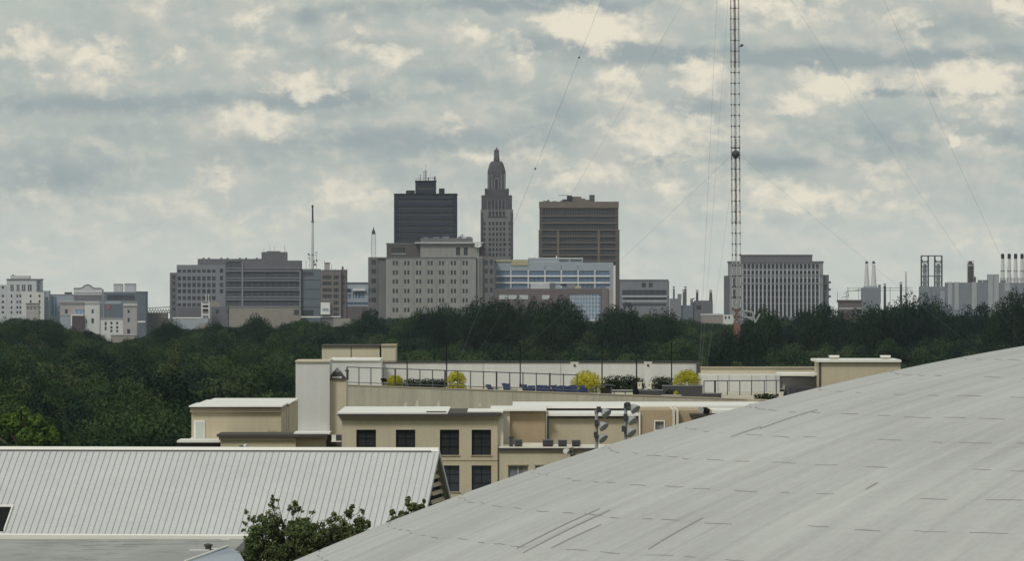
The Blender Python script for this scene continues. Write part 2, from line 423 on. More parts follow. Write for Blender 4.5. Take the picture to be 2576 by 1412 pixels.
class Bd:
    """a building: an Empty at its base, its masses, openings and trim added in the pixels of one view"""
    def __init__(s, zm, d, cx, name, label, cat='building', group=None, base=None):
        s.zm, s.d = zm, d
        s.r = thing(name, (PX(zm, cx, d), d, gz(d) if base is None else base), label, cat, group)
    def x(s, px, dd=0): return PX(s.zm, px, s.d + dd)
    def z(s, py, dd=0): return PZ(s.zm, py, s.d + dd)
    def block(s, part, x0, y0, x1, y1, mat, dep=18, dd=0, op=(), rec=0.5, pane=None, pn='window', parent=None, label=None):
        X0, X1, Zt = s.x(x0, dd), s.x(x1, dd), s.z(y0, dd)
        Zb = gz(s.d) - 0.5 if y1 is None else s.z(y1, dd)
        Y0, Y1 = s.d + dd, s.d + dd + dep
        mb = MB()
        if not op:
            mb.box(X0, X1, Y0, Y1, Zb, Zt)
        else:
            ops = [(s.x(a, dd), s.x(c_, dd), s.z(d_, dd), s.z(b, dd)) for a, b, c_, d_ in op]
            xs = sorted({X0, X1, *[round(o[0], 4) for o in ops], *[round(o[1], 4) for o in ops]})
            zs = sorted({Zb, Zt, *[round(o[2], 4) for o in ops], *[round(o[3], 4) for o in ops]})
            idx = {}
            def vi(i, j):
                if (i, j) not in idx:
                    idx[(i, j)] = len(mb.v); mb.v.append((xs[i], Y0, zs[j]))
                return idx[(i, j)]
            e = 1e-3
            for i in range(len(xs) - 1):
                for j in range(len(zs) - 1):
                    mx, mz = (xs[i] + xs[i + 1]) / 2, (zs[j] + zs[j + 1]) / 2
                    if any(o[0] - e < mx < o[1] + e and o[2] - e < mz < o[3] + e for o in ops): continue
                    mb.f.append((vi(i, j), vi(i + 1, j), vi(i + 1, j + 1), vi(i, j + 1)))
            mb.add([(X0,Y0,Zb),(X1,Y0,Zb),(X1,Y1,Zb),(X0,Y1,Zb),(X0,Y0,Zt),(X1,Y0,Zt),(X1,Y1,Zt),(X0,Y1,Zt)],
                   [(4,5,6,7),(1,2,6,5),(2,3,7,6),(3,0,4,7)])
            for (a, b, c_, d_) in ops:
                r = Y0 + rec + 0.02
                mb.add([(a,Y0,c_),(b,Y0,c_),(b,Y0,d_),(a,Y0,d_),(a,r,c_),(b,r,c_),(b,r,d_),(a,r,d_)],
                       [(0,1,5,4),(1,2,6,5),(2,3,7,6),(3,0,4,7)])
        w = mb.build(part, mat, s.r if parent is None else parent, label)
        for k, o in enumerate(op):
            a, b, c_, d_ = s.x(o[0], dd), s.x(o[2], dd), s.z(o[3], dd), s.z(o[1], dd)
            m2 = MB().box(a, b, Y0 + rec, Y0 + rec + 0.15, c_, d_)
            pm = pane[k % len(pane)] if isinstance(pane, list) else pane
            m2.build(pn, pm, s.r if parent is None else parent)
        return w
    def pane(s, part, x0, y0, x1, y1, mat, dd, th=0.2, label=None, parent=None):   # a thin applied piece, proud of the wall
        return MB().box(s.x(x0, dd), s.x(x1, dd), s.d + dd - th, s.d + dd - 0.003, s.z(y1, dd), s.z(y0, dd)).build(part, mat, s.r if parent is None else parent, label)
    def pole(s, part, x0, y0, x1, y1, r, mat, dd=5, r1=None, parent=None):
        return MB().tube((s.x(x0, dd), s.d + dd, s.z(y0, dd)), (s.x(x1, dd), s.d + dd, s.z(y1, dd)), r, r1).build(part, mat, s.r if parent is None else parent)
def grid(xs, ys, w, h):
    return [(x - w / 2, y - h / 2, x + w / 2, y + h / 2) for y in ys for x in xs]
# ------------------------------------------------------------------ setting: ground and the air above it
def terrain():
    ys = [-320, 0, 200, 400, 560, 590, 620, 650, 680, 710, 740, 770, 800, 830, 1200, 2000, 3000, 4500, 6000, 7050]
    xs = [-1550, -800, -400, -150, 0, 150, 400, 800, 1550]
    vs = [(x, y, gz(y)) for y in ys for x in xs]
    n = len(xs)
    fs = [(j * n + i, j * n + i + 1, (j + 1) * n + i + 1, (j + 1) * n + i) for j in range(len(ys) - 1) for i in range(n - 1)]
    mb = MB().add(vs, fs)
    o = mb.build('ground', M_['grass'], smooth=True)
    o['kind'] = 'structure'
terrain()
GD = 'downtown buildings on the skyline'
# --- far left: white art deco hotel
b = Bd('R4', 4450, 380, 'hotel', 'white hotel with a row of arched windows, leftmost building of the skyline', 'building', GD)
arch = [(165, 398, 212, 498), (262, 398, 305, 498), (345, 398, 398, 498), (436, 398, 495, 498)]
ws = grid([180, 272, 318], [575, 668, 755, 832], 26, 42)
b.block('wall', 105, 318, 640, None, M_['cream_stone'], 20, 0, arch + ws, .6, G_['pane_far'])
for a in arch: b.pane('sill', a[0] - 6, 484, a[2] + 6, 494, M_['steel'], 0)
for a in arch: b.pane('window_mullion', (a[0] + a[2]) / 2 - 5, 398, (a[0] + a[2]) / 2 + 5, 484, M_['cream_stone'], .5, .15)
b.block('cornice', 98, 306, 646, 322, M_['old_stone_dark'], 22, -.6)
b.block('penthouse', 162, 258, 464, 312, M_['cream_stone'], 10, 4)
b.block('roof_tank', 190, 240, 215, 262, M_['steel_dark'], 2, 5)
b.block('wing', -60, 400, 103, None, M_['cream_stone'], 20, 1.0, grid([45], [440, 575, 668, 755, 832], 34, 40), .5, G_['pane_far'])
b.block('wing', 642, 492, 765, None, M_['pale_bluegrey'], 16, 2.0, [(655, 520, 672, 545), (700, 520, 718, 545), (735, 600, 752, 625)], .4, G_['pane_far'])
b.block('wing', 335, 515, 690, None, M_['white_wall'], 6, -7, grid([480, 620], [575, 662, 755, 832], 28, 42), .5, G_['pane_far'])
b.block('side_bay', 572, 330, 634, 500, M_['bluegrey'], 1.0, -.7, grid([603], [360, 420, 470], 26, 30), .3, G_['pane_far'])
b = Bd('R4', 4380, 500, 'stucco_house', 'small peach stucco building in front of the white hotel', 'building', GD)
b.block('wall', 408, 700, 605, None, M_['pink_stucco'], 10, 0, grid([440, 490, 545], [770], 20, 30), .3, G_['pane_far'])
b.block('roof', 400, 688, 612, 702, M_['tan_brick'], 11, -.4)
b.pane('ledge', 410, 738, 604, 748, M_['tan_brick'], 0)
b = Bd('R4', 4480, 850, 'office_block', 'pale grey low office block with a dark rooftop tank between two white buildings', 'building', GD)
b.block('wall', 700, 556, 1150, None, M_['pale_bluegrey'], 20, 0, [(785, 590, 885, 880)] + grid([935], [760, 830], 28, 38), .5, [G_['blue_pale'], G_['pane_far'], G_['pane_far']])
b.block('parapet', 762, 548, 1150, 558, M_['pink_stucco'], 20, -.3)
b.block('roof_tank', 1010, 516, 1120, 552, M_['steel_dark'], 5, 4)
# theatre with curved pediment
b = Bd('R4', 4400, 1300, 'theatre', 'building with a curved pediment above a grey band on the left of the skyline', 'building', GD)
mb = MB()
pts = [(1155, 470), (1155, 455), (1270, 452), (1305, 430), (1330, 408), (1372, 396), (1414, 408), (1440, 430), (1475, 452), (1595, 455), (1595, 470)]
mb.prism([(b.x(p[0]), b.z(p[1])) for p in reversed(pts)][::-1], b.d, b.d + 3)
mb.build('pediment', M_['cream_stone'], b.r)
mb = MB(); mb.path([(b.x(p[0]), b.d - .1, b.z(p[1])) for p in pts[1:-1]], .35); mb.build('pediment_coping', M_['old_stone_dark'], b.r)
b.block('wall', 1155, 470, 1595, None, M_['cream_stone'], 20, 0)
b.pane('cornice', 1150, 505, 1600, 520, M_['white_wall'], 0, .6)
b.pane('grey_band', 1158, 556, 1592, 655, M_['greybrown'], 0, .2)
b.block('front_wing', 935, 660, 1330, 880, M_['pink_stucco'], 8, -9, [(1180, 792, 1325, 858), (1020, 785, 1060, 850)], .4, [G_['blue_pale'], G_['pane_far']])
b.block('cornice', 925, 655, 1560, 670, M_['cream_stone'], 9, -9.6)
b.block('cornice', 930, 695, 1558, 708, M_['tan_brick'], 9, -9.4)
b.block('front_wing', 1330, 670, 1560, None, M_['white_wall'], 9, -9.2, [(1435, 785, 1466, 850), (1432, 925, 1470, 1005), (1312 + 30, 940, 1362, 1000)], .5, G_['pane_far'])
b.block('front_wing', 940, 882, 1328, None, M_['pale_bluegrey'], 7, -8.6)
b.block('garage', 1122, 884, 1296, None, M_['red_dark'], 5, -14.2, label='dark brown front block with white edging')
b.block('garage_roof', 1110, 868, 1305, 884, M_['white_paint'], 5.4, -14.5)
b.pane('garage_trim', 1110, 884, 1128, 1040, M_['white_paint'], -14.2)
# blue-grey block
b = Bd('R4', 4520, 1950, 'office_block', 'blue-grey windowless block with two white boxes on its roof', 'building', GD)
b.block('wall', 1625, 512, 2285, None, M_['bluegrey'], 24, 0, [(1680, 560, 2110, 640)], .5, G_['band'])
b.block('parapet', 2130, 505, 2290, 518, M_['steel_dark'], 24, -.3)
b.block('penthouse', 1780, 392, 1920, 530, M_['cream_stone'], 8, 5)
b.block('penthouse', 1950, 388, 2125, 530, M_['cream_stone'], 8, 5)
b.pane('penthouse_roof', 1776, 386, 1924, 394, M_['steel_dark'], 5, .3); b.pane('penthouse_roof', 1946, 382, 2130, 390, M_['steel_dark'], 5, .3)
b.pane('wall_stain', 1640, 655, 1900, 700, M_['pale_bluegrey'], 0)
sg = Bd('R4', 4390, 1695, 'round_sign', 'round dull red sign standing in front of the blue-grey block', 'sign')
mb = MB()
mb.tube((sg.x(1695), sg.d, sg.z(748)), (sg.x(1695), sg.d + 1, sg.z(748)), 2.35, n=20); mb.build('sign_disc', M_['sign_red'], sg.r)
mb = MB()
for (xa, ya, xb, yb) in ((1665, 735, 1720, 735), (1680, 760, 1715, 755), (1660, 770, 1690, 778)):
    mb.tube((sg.x(xa), sg.d - .05, sg.z(ya)), (sg.x(xb), sg.d - .05, sg.z(yb)), .2)
mb.build('sign_lettering', M_['pink_stucco'], sg.r)
mb = MB().box(sg.x(1685), sg.x(1705), sg.d + .3, sg.d + .8, gz(4390) - .3, sg.z(790)); mb.build('sign_post', M_['steel'], sg.r)
# old cream building with square tower
b = Bd('R4', 4330, 1950, 'church', 'cream building with a square corniced tower and low windowed wing', 'building', GD)
b.block('tower', 1930, 740, 2145, None, M_['pink_stucco'], 9, 0, [(2000, 795, 2030, 845), (1998, 920, 2032, 985), (1990, 1095, 2040, 1165)], .5, G_['pane_far'])
b.block('cornice', 1918, 722, 2156, 742, M_['tan_annex'], 10, -.5)
b.block('tower_top', 1930, 675, 2145, 724, M_['cream_stone'], 9, .1)
b.block('cornice', 1924, 662, 2150, 678, M_['tan_annex'], 10, -.3)
b.block('wing', 1575, 925, 1928, None, M_['white_wall'], 12, 1, grid([1745, 1835], [1000, 1068, 1125], 34, 40) + grid([1655], [1010, 1085], 30, 60), .5, G_['pane_far'])
b.pane('wing_cornice', 1572, 930, 1928, 945, M_['steel'], 1)
b.block('porch', 1735, 1185, 2120, None, M_['tan_annex'], 6, -7)
b.pane('porch_ledge', 1730, 1178, 2124, 1190, M_['cream_stone'], -7, .5)
b = Bd('R4', 4300, 2210, 'car_port', 'small white flat canopy beside the cream tower on the skyline', 'shelter')
b.block('roof', 2155, 968, 2275, 990, M_['white_paint'], 6)
for px in (2165, 2265): b.pole('post', px, 985, px, 1180, .2, M_['steel'], 3)
# bridge far behind the low brown building
b = Bd('R4', 5600, 2420, 'bridge', 'pale steel truss bridge seen low between two downtown buildings', 'bridge')
b.block('deck', 2180, 838, 2680, 848, M_['plant_pale'], 10)
mb = MB()
for k in range(24):
    xa, xb = 2180 + k * 21, 2180 + (k + 1) * 21
    ya, yb = (838, 778) if k % 2 else (778, 838)
    mb.tube(P('R4', xa, ya, b.d), P('R4', xb, yb, b.d), .35)
mb.tube(P('R4', 2180, 775, b.d), P('R4', 2680, 745, b.d), .4); mb.tube(P('R4', 2180, 838, b.d), P('R4', 2680, 838, b.d), .4)
mb.build('truss', M_['steel'], b.r)
for px in (2280, 2580): b.block('pier', px, 846, px + 14, None, M_['plant_grey'], 6, 2)
b = Bd('R4', 4550, 2430, 'warehouse', 'low brown flat-roofed building under the distant bridge', 'building', GD)
b.block('wall', 2270, 850, 2610, None, M_['tan_brick'], 20)
b.block('parapet', 2270, 838, 2610, 852, M_['tan_annex'], 20, -.3)

# --- hospital-like long office building with ribbon windows
b = Bd('R5', 4420, 900, 'office_block', 'long grey-brown office building with ribbon windows and a stepped roof', 'building', GD)
b.block('wing', 148, 420, 234, None, M_['greybrown'], 14, 6, grid([200], [480, 560, 645, 730, 815, 890], 30, 42), .4, G_['pane_far'])
cols = [270, 335, 398, 460, 523, 588, 652, 716]
ops = grid(cols, [400], 44, 40) + grid(cols, [495, 580, 660], 44, 56) + grid(cols, [748], 44, 50) + grid(cols[:5], [835], 44, 40)
ops += grid([815], [395, 490, 580, 660], 42, 56)
b.block('wall', 236, 318, 868, None, M_['greybrown_light'], 26, 0, ops, .5, G_['pane_far'])
b.pane('base_band', 250, 862, 545, 1000, M_['greybrown'], 0, .15)
bands = [(880, 412, 1074, 482), (880, 534, 1074, 606), (880, 652, 1074, 726), (880, 778, 1074, 850), (880, 275, 1074, 350),
         (1100, 412, 1822, 480), (1100, 534, 1822, 605), (1100, 652, 1822, 725), (1100, 778, 1822, 850)]
b.block('wall', 870, 262, 1838, None, M_['greybrown'], 30, -1.5, bands, .9, G_['band'], 'ribbon_window')
for y in (358, 395, 486, 518, 612, 640, 732, 764): b.pane('ledge', 872, y, 1836, y + 11, M_['greybrown_light'], -1.5, .7)
b.pane('pilaster', 1076, 280, 1098, 855, M_['greybrown_light'], -1.5, .9)
b.pane('pilaster', 1824, 400, 1842, 990, M_['greybrown_light'], -1.5, .9)
b.block('upper_storey', 508, 240, 1338, 322, M_['greybrown'], 16, 5)
for px in (570, 640, 800, 880, 1040, 1120, 1260): b.block('roof_vent', px, 226, px + 26, 242, M_['greybrown'], 2, 7)
b.block('penthouse', 1332, 152, 1660, 330, M_['greybrown'], 14, 3)
b.block('penthouse_cap', 1400, 140, 1570, 156, M_['greybrown'], 10, 4)
for px, py in ((1365, 95), (1440, 60), (1500, 80), (1630, 50), (1645, 110)): b.pole('antenna', px, py, px, 160, .10, M_['steel'], 8)
b.block('upper_storey', 1662, 328, 1808, 400, M_['greybrown'], 14, 4)
b.block('roof_vent', 1735, 314, 1760, 330, M_['steel_dark'], 2, 6)
b.block('wing', 1842, 372, 2092, None, M_['bluegrey'], 20, 1, [(1860, 410, 2010, 465), (1860, 905, 2005, 975)], .5, [G_['band'], G_['pane_far']])
for y in (500, 620, 740, 850): b.pane('ledge', 1846, y, 2088, y + 10, M_['steel'], 1, .4)
b.block('annex', 912, 866, 1838, None, M_['tan_annex'], 12, -14)
b.block('annex_parapet', 905, 852, 1842, 868, M_['greybrown_light'], 12.5, -14.4)
b.pane('annex_door', 1752, 898, 1815, 965, M_['steel_dark'], -14, .3)
b.block('annex_wing', 690, 862, 905, None, M_['greybrown'], 10, -12, [(885, 905, 900, 945), (740, 900, 780, 950)], .4, G_['pane_far'])
b.pane('annex_cap', 668, 800, 790, 860, M_['tan_annex'], -11.5, .6)
# white framed stair
b = Bd('R5', 4395, 605, 'outside_stair', 'white open frame of an outside stair against the long office building', 'stair')
for px in (556, 648): b.block('post', px, 800, px + 14, 1010, M_['white_paint'], .8)
for py in (822, 872, 955): b.block('landing', 570, py, 648, py + 16, M_['white_paint'], 4, .2)
for py in (838, 888): b.block('back_panel', 572, py, 646, py + 34, M_['red_dark'], .5, 4.5)
for px in (615, 650): b.pole('mast', px, 700, px, 805, .22, M_['white_paint'], 1)
b = Bd('R5', 4340, 380, 'warehouse', 'long white low roof below the office building with ribbon windows', 'building', GD)
b.block('wall', 190, 1012, 640, None, M_['pale_bluegrey'], 14)
b.block('roof', 180, 1000, 560, 1014, M_['white_paint'], 14.5, -.4)
b.block('shed', 520, 1075, 640, None, M_['tan_annex'], 6, -8)
b = Bd('R5', 4360, 2220, 'brick_block', 'narrow brown brick building with rows of triple windows and a roof chimney', 'building', GD)
rows = [480, 560, 645, 725]
b.block('wall', 2096, 392, 2360, None, M_['tan_brick'], 18, 0, [(2122, y - 24, 2238, y + 24) for y in rows] + [(2265, y - 24, 2330, y + 24) for y in rows + [810, 893, 960]], .5, G_['band_brown'])
b.block('parapet', 2112, 382, 2356, 394, M_['brick'], 18, -.2)
b.block('chimney', 2152, 296, 2214, 388, M_['pink_stucco'], 4, 4); b.block('chimney_cap', 2146, 288, 2220, 298, M_['tan_brick'], 4.8, 3.6)
for px, py in ((2146, 262), (2240, 310), (2285, 365)): b.pole('antenna', px, py, px, 392, .15, M_['steel'], 5)
b.block('side_wing', 2361, 380, 2430, None, M_['brick'], 26, 3, grid([2395], [480, 560, 645, 725, 810], 30, 34), .4, G_['pane_far'])
b.block('vent', 2370, 340, 2392, 384, M_['steel_dark'], 3, 8)
b.block('awning', 2098, 804, 2218, 960, M_['white_paint'], 3, -3.4)
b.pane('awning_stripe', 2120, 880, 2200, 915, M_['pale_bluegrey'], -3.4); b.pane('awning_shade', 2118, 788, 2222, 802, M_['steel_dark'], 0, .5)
b.pane('ledge', 2096, 984, 2358, 997, M_['white_paint'], 0, 1)
b.block('base_wall', 2262, 1012, 2480, None, M_['tan_annex'], 6, -9); b.block('terrace', 1842, 986, 2094, 1000, M_['white_paint'], 8, -8)
# white tapered broadcast pole
b = Bd('D', 4700, 786, 'radio_mast', 'slim tapering white radio mast behind the long office building', 'mast')
b.pole('pole', 786, 676, 786.6, 560, 1.25, M_['white_wall'], 0, .75); b.pole('pole', 786.6, 560, 786.3, 519, .75, M_['steel_dark'], 0, .6)
b.block('platform', 782.5, 556, 790.5, 559, M_['steel'], 2.4, -1.2); b.block('beacon', 783.8, 516, 788.6, 522, M_['black_paint'], 1.4, -.7)
mb = MB().tube((b.x(786), b.d, gz(b.d) - .4), P('D', 786, 676, b.d), 2.0, 1.3, 8); mb.build('pole_base', M_['white_wall'], b.r)
random.seed(5)
for k in range(9):
    px, py = 776 + random.random() * 22, 632 + random.random() * 36
    MB().tube((b.x(px), b.d - 1, b.z(py)), (b.x(px), b.d - .5, b.z(py)), .75, .8, 10).build('dish', M_['white_wall'] if k % 2 else M_['steel'], b.r)
mb = MB()
for px in (779, 796, 770): mb.tube(P('D', px, 640 if px != 770 else 655, b.d), P('D', px, 680, b.d), .18)
for py in (642, 655, 668): mb.tube(P('D', 777, py, b.d), P('D', 798, py, b.d), .15)
mb.build('lattice', M_['galvanised'], b.r)
# white/blue small building
b = Bd('Z2', 4500, 130, 'office_block', 'small white and blue glazed building left of the old stone block', 'building', GD)
b.block('wall', 38, 1172, 215, None, M_['pale_bluegrey'], 18, 0, [(46, 1212, 78, 1242), (92, 1244, 178, 1288), (46, 1254, 80, 1290), (44, 1320, 212, 1340)], .4, [G_['pane_far'], G_['blue_pale'], G_['blue_pale'], G_['blue']])
b.block('parapet', 38, 1160, 218, 1174, M_['greybrown'], 18, -.3); b.block('canopy', 90, 1212, 190, 1228, M_['white_paint'], 3, -3); b.block('base', 40, 1352, 210, None, M_['brick'], 5, -5.5)
b = Bd('Z2', 4640, 255, 'lattice_tower', 'short white lattice tower with a dark pointed top above the old stone block', 'mast')
mb = MB()
zt, zb, w = 775, 1000, 18
for sx_ in (-1, 1):
    for dd in (0, 2.4): mb.tube((b.x(255 + sx_ * w), b.d + dd, b.z(zb)), (b.x(255 + sx_ * (w - 2)), b.d + dd, b.z(zt)), .2)
for k in range(6):
    ya, yb = zt + k * 38, zt + (k + 1) * 38
    for dd in (0, 2.4):
        mb.tube((b.x(255 - w), b.d + dd, b.z(ya)), (b.x(255 + w), b.d + dd, b.z(yb)), .13); mb.tube((b.x(255 + w), b.d + dd, b.z(ya)), (b.x(255 - w), b.d + dd, b.z(yb)), .13); mb.tube((b.x(255 - w), b.d + dd, b.z(ya)), (b.x(255 + w), b.d + dd, b.z(ya)), .15)
mb.build('lattice', M_['white_wall'], b.r)
MB().lathe((b.x(255), b.d + 1.2, b.z(778)), [(1.7, 0), (1.1, 2.6), (.3, 4.2), (.1, 5.8)], 8).build('cap', M_['steel_dark'], b.r)
MB().box(b.x(230), b.x(280), b.d - 1, b.d + 4, gz(b.d) - .3, b.z(985)).build('pedestal', M_['plant_grey'], b.r)

# --- old cream stone block with paired windows
b = Bd('R6', 4380, 620, 'stone_block', 'broad cream stone building with paired windows and a flat slab over its penthouse', 'building', GD)
cx = [310, 412, 518, 620, 722, 827, 932]
ops = []
for y in (885, 970, 1050, 1135, 1218, 1303):
    for x in cx: ops += [(x - 23, y - 20, x - 6, y + 20), (x + 6, y - 20, x + 23, y + 20)]
b.block('wall', 225, 842, 1028, None, M_['old_stone'], 28, 0, ops, .6, G_['pane_cap'])
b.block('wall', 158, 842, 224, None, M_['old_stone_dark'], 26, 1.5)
b.block('parapet', 150, 832, 1032, 844, M_['old_stone_dark'], 28, -.3)
for x in [361, 465, 569, 671, 775, 880]: b.pane('pilaster', x - 7, 846, x + 7, 1400, M_['old_stone'], 0, .45)
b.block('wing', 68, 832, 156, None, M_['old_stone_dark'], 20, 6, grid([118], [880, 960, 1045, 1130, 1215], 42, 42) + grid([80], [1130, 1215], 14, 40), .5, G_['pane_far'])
b.block('corner_bay', 1030, 828, 1090, None, M_['old_stone'], 22, 2.5)
for x in (1028, 1058, 1080): b.pane('corner_pilaster', x, 838, x + 10, 1300, M_['old_stone_dark'], 2.5, .6)
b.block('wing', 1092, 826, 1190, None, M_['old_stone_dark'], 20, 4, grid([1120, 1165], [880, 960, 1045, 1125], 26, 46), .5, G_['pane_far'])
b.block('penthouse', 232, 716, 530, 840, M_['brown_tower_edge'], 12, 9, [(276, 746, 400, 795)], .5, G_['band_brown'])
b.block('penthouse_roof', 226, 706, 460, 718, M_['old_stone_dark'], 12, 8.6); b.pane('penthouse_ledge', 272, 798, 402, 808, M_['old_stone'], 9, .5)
b.block('penthouse', 532, 708, 1052, 840, M_['old_stone'], 16, 4, [(850, 745, 888, 815), (920, 745, 955, 815)], .5, G_['pane_cap'])
b.block('penthouse_roof', 482, 698, 1092, 710, M_['cream_stone'], 22, 1, label='broad pale overhanging slab')
b.block('upper_penthouse', 536, 662, 1000, 700, M_['old_stone_dark'], 10, 6)
for a, c_, y in ((560, 600, 654), (650, 700, 652), (730, 790, 648), (870, 900, 645), (940, 990, 650)): b.block('roof_plant', a, y, c_, 664, M_['plant_grey'], 3, 8)
mb = MB(); mb.tube(P('R6', 900, 662, b.d + 9), P('R6', 915, 628, b.d + 9), .25); mb.tube(P('R6', 905, 655, b.d + 9), P('R6', 935, 648, b.d + 9), .25); mb.tube(P('R6', 890, 640, b.d + 9), P('R6', 915, 628, b.d + 9), .25); mb.build('roof_davit', M_['steel'], b.r)
b.block('rounded_end', 1054, 735, 1105, 840, M_['red_dark'], 12, 5)
mb = MB(); pr = [(1016, 728), (1030, 738), (1050, 741), (1068, 734), (1076, 722)]
mb.path([P('R6', q[0], q[1], b.d + .6) for q in pr], .75); mb.path([P('R6', q[0] + 4, q[1] - 24, b.d + .6) for q in ((1014, 738), (1032, 745), (1060, 740), (1066, 728))], .6)
mb.build('glare_arc', M_['flashing'], b.r)  # pale arcs modelled in place of a glare highlight

# --- dark office tower
b = Bd('R6', 4600, 580, 'office_tower', 'dark brown-black office tower with antennas on its square penthouse', 'tower', GD)
bands = [(335, y - 13, 830, y + 13) for y in (330, 392, 450, 508, 566, 622, 678, 735)]
b.block('wall', 298, 276, 858, None, M_['dark_tower'], 40, 0, bands, .8, G_['band_brown'], 'ribbon_window')
for y in (298, 360, 420, 479, 537, 594, 650, 706): b.pane('spandrel', 338, y - 14, 828, y + 14, M_['dark_tower_band'], 0, .35)
b.block('parapet', 296, 264, 861, 278, M_['black_paint'], 40.4, -.25)
b.block('penthouse', 488, 160, 672, 270, M_['dark_tower'], 14, 9, [(505, 205, 655, 232)], .5, G_['band_brown'])
b.block('penthouse_cap', 485, 148, 675, 162, M_['black_paint'], 15, 8.6)
b.block('roof_plant', 405, 236, 482, 268, M_['dark_tower'], 10, 8); b.block('roof_plant', 698, 218, 748, 268, M_['dark_tower'], 8, 8)
for px, py, r in ((495, 118, .10), (520, 92, .12), (535, 95, .3), (562, 62, .22), (575, 55, .36), (586, 58, .22), (582, 0, .10), (620, 85, .12), (641, 100, .1), (660, 112, .45), (668, 112, .3), (604, 120, .4)):
    b.pole('antenna', px, py, px, 160, r, M_['galvanised'] if r < .4 else M_['steel_dark'], 14)
mb = MB(); mb.tube(P('R6', 495, 132, b.d + 14), P('R6', 665, 126, b.d + 14), .14); mb.build('antenna_rail', M_['steel'], b.r)

# --- state capitol tower
b = Bd('Z2', 4650, 1236, 'capitol_tower', 'tall art deco stone tower with stepped shoulders and a pointed lantern', 'tower', GD)
cs, cd = M_['capitol_stone'], M_['capitol_dark']
rows = [692, 735, 778, 820, 860, 900, 940]
ops = grid([1180, 1208, 1237, 1266, 1295], rows, 17, 27) + grid([1138, 1337], rows, 15, 26)
ops += [(1171 + 28 * k, 580, 1189 + 28 * k, 632) for k in range(5)]
b.block('shaft', 1107, 602, 1366, None, cs, 38, 0, ops, .6, G_['pane_cap'])
ops = [(1171 + 28 * k, 512, 1187 + 28 * k, 542) for k in range(5)] + [(1171 + 28 * k, 552, 1187 + 28 * k, 572) for k in range(5)]
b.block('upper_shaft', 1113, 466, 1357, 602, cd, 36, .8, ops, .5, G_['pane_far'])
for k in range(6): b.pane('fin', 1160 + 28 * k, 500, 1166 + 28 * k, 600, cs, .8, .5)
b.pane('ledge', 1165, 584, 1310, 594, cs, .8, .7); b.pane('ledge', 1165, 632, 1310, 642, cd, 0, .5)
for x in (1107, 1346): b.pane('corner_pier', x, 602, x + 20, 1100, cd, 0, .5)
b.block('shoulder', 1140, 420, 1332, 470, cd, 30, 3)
for x in (1140, 1312): b.block('shoulder_figure', x, 412, x + 20, 432, cd, 4, 2.2)
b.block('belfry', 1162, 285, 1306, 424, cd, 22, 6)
mb = MB(); aw = [(1218, 424), (1218, 345), (1224, 335), (1234, 331), (1244, 335), (1250, 345), (1250, 424)]
mb.prism([(b.x(p[0], 6), b.z(p[1], 6)) for p in aw], b.d + 5.6, b.d + 5.99); mb.build('belfry_window', G_['pane_far'], b.r)
mb = MB(); mb.path([(b.x(p[0], 6), b.d + 5.5, b.z(p[1], 6)) for p in aw], .45); mb.build('window_surround', cs, b.r)
for x in (1168, 1192, 1268, 1292): b.pane('fin', x, 300, x + 9, 420, cs, 6, .5)
zc = b.z(288); k_ = F / b.d; m_ = .3163 / F * b.d
def sq_taper(part, mat, levels, ymid):   # square stepped roof: (half width px, y px)
    mb = MB()
    vs, fs = [], []
    for hw, y in levels:
        h = hw * m_; X = b.x(1233.5)
        for (sx_, sy_) in ((-1, -1), (-.72, -1), (.72, -1), (1, -1), (1, 1), (-1, 1)): pass
        c8 = [(-1, -.6), (-.6, -1), (.6, -1), (1, -.6), (1, .6), (.6, 1), (-.6, 1), (-1, .6)]
        for (sx_, sy_) in c8: vs.append((X + sx_ * h, ymid + sy_ * h, b.z(y)))
    n = 8
    for i in range(len(levels) - 1):
        for q in range(n): fs.append((i * n + q, i * n + (q + 1) % n, (i + 1) * n + (q + 1) % n, (i + 1) * n + q))
    fs.append(tuple(range((len(levels) - 1) * n, len(levels) * n)))
    mb.add(vs, fs); return mb.build(part, mat, b.r)
ym = b.d + 17
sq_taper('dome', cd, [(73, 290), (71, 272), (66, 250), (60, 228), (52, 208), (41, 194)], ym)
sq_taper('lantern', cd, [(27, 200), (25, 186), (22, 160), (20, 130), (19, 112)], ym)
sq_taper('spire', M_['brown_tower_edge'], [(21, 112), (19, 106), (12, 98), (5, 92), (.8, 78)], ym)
for x in (1212, 1226, 1240): b.block('lantern_fin', x, 128, x + 6, 190, cs, 1.0, 17 - 4.6)

# --- brown office tower
b = Bd('R7', 4560, 1090, 'office_tower', 'broad brown office tower with a pale band along its roof and rooftop plant', 'tower', GD)
rows = [(190, 258), (278, 335), (358, 408), (430, 480), (500, 546), (568, 614), (636, 682), (704, 745), (765, 800), (820, 860)]
ops = []
for k, (a, c_) in enumerate(rows):
    if k < 3: ops.append((694, a, 1482, c_))
    else: ops += [(694, a, 846, c_), (886, a, 1284, c_), (1322, a, 1482, c_)]
b.block('wall', 664, 178, 1512, None, M_['brown_tower'], 40, 0, ops, 1.0, G_['band_brown'], 'ribbon_window')
b.block('roof_band', 660, 112, 1516, 180, M_['brown_tower_cap'], 41, -.4, label='pale tan band along the roof')
for (a, c_) in rows: b.pane('spandrel', 668, c_ + 4, 1508, c_ + 14, M_['brown_tower_cap'], 0, .5)
b.pane('pier', 850, 425, 874, 960, M_['brown_tower_cap'], 0, .7); b.pane('pier', 1288, 425, 1312, 960, M_['brown_tower_cap'], 0, .7)
b.block('corner', 1485, 420, 1524, None, M_['brown_tower_edge'], 38, -.6); b.block('corner', 655, 420, 690, None, M_['brown_tower_edge'], 38, -.6)
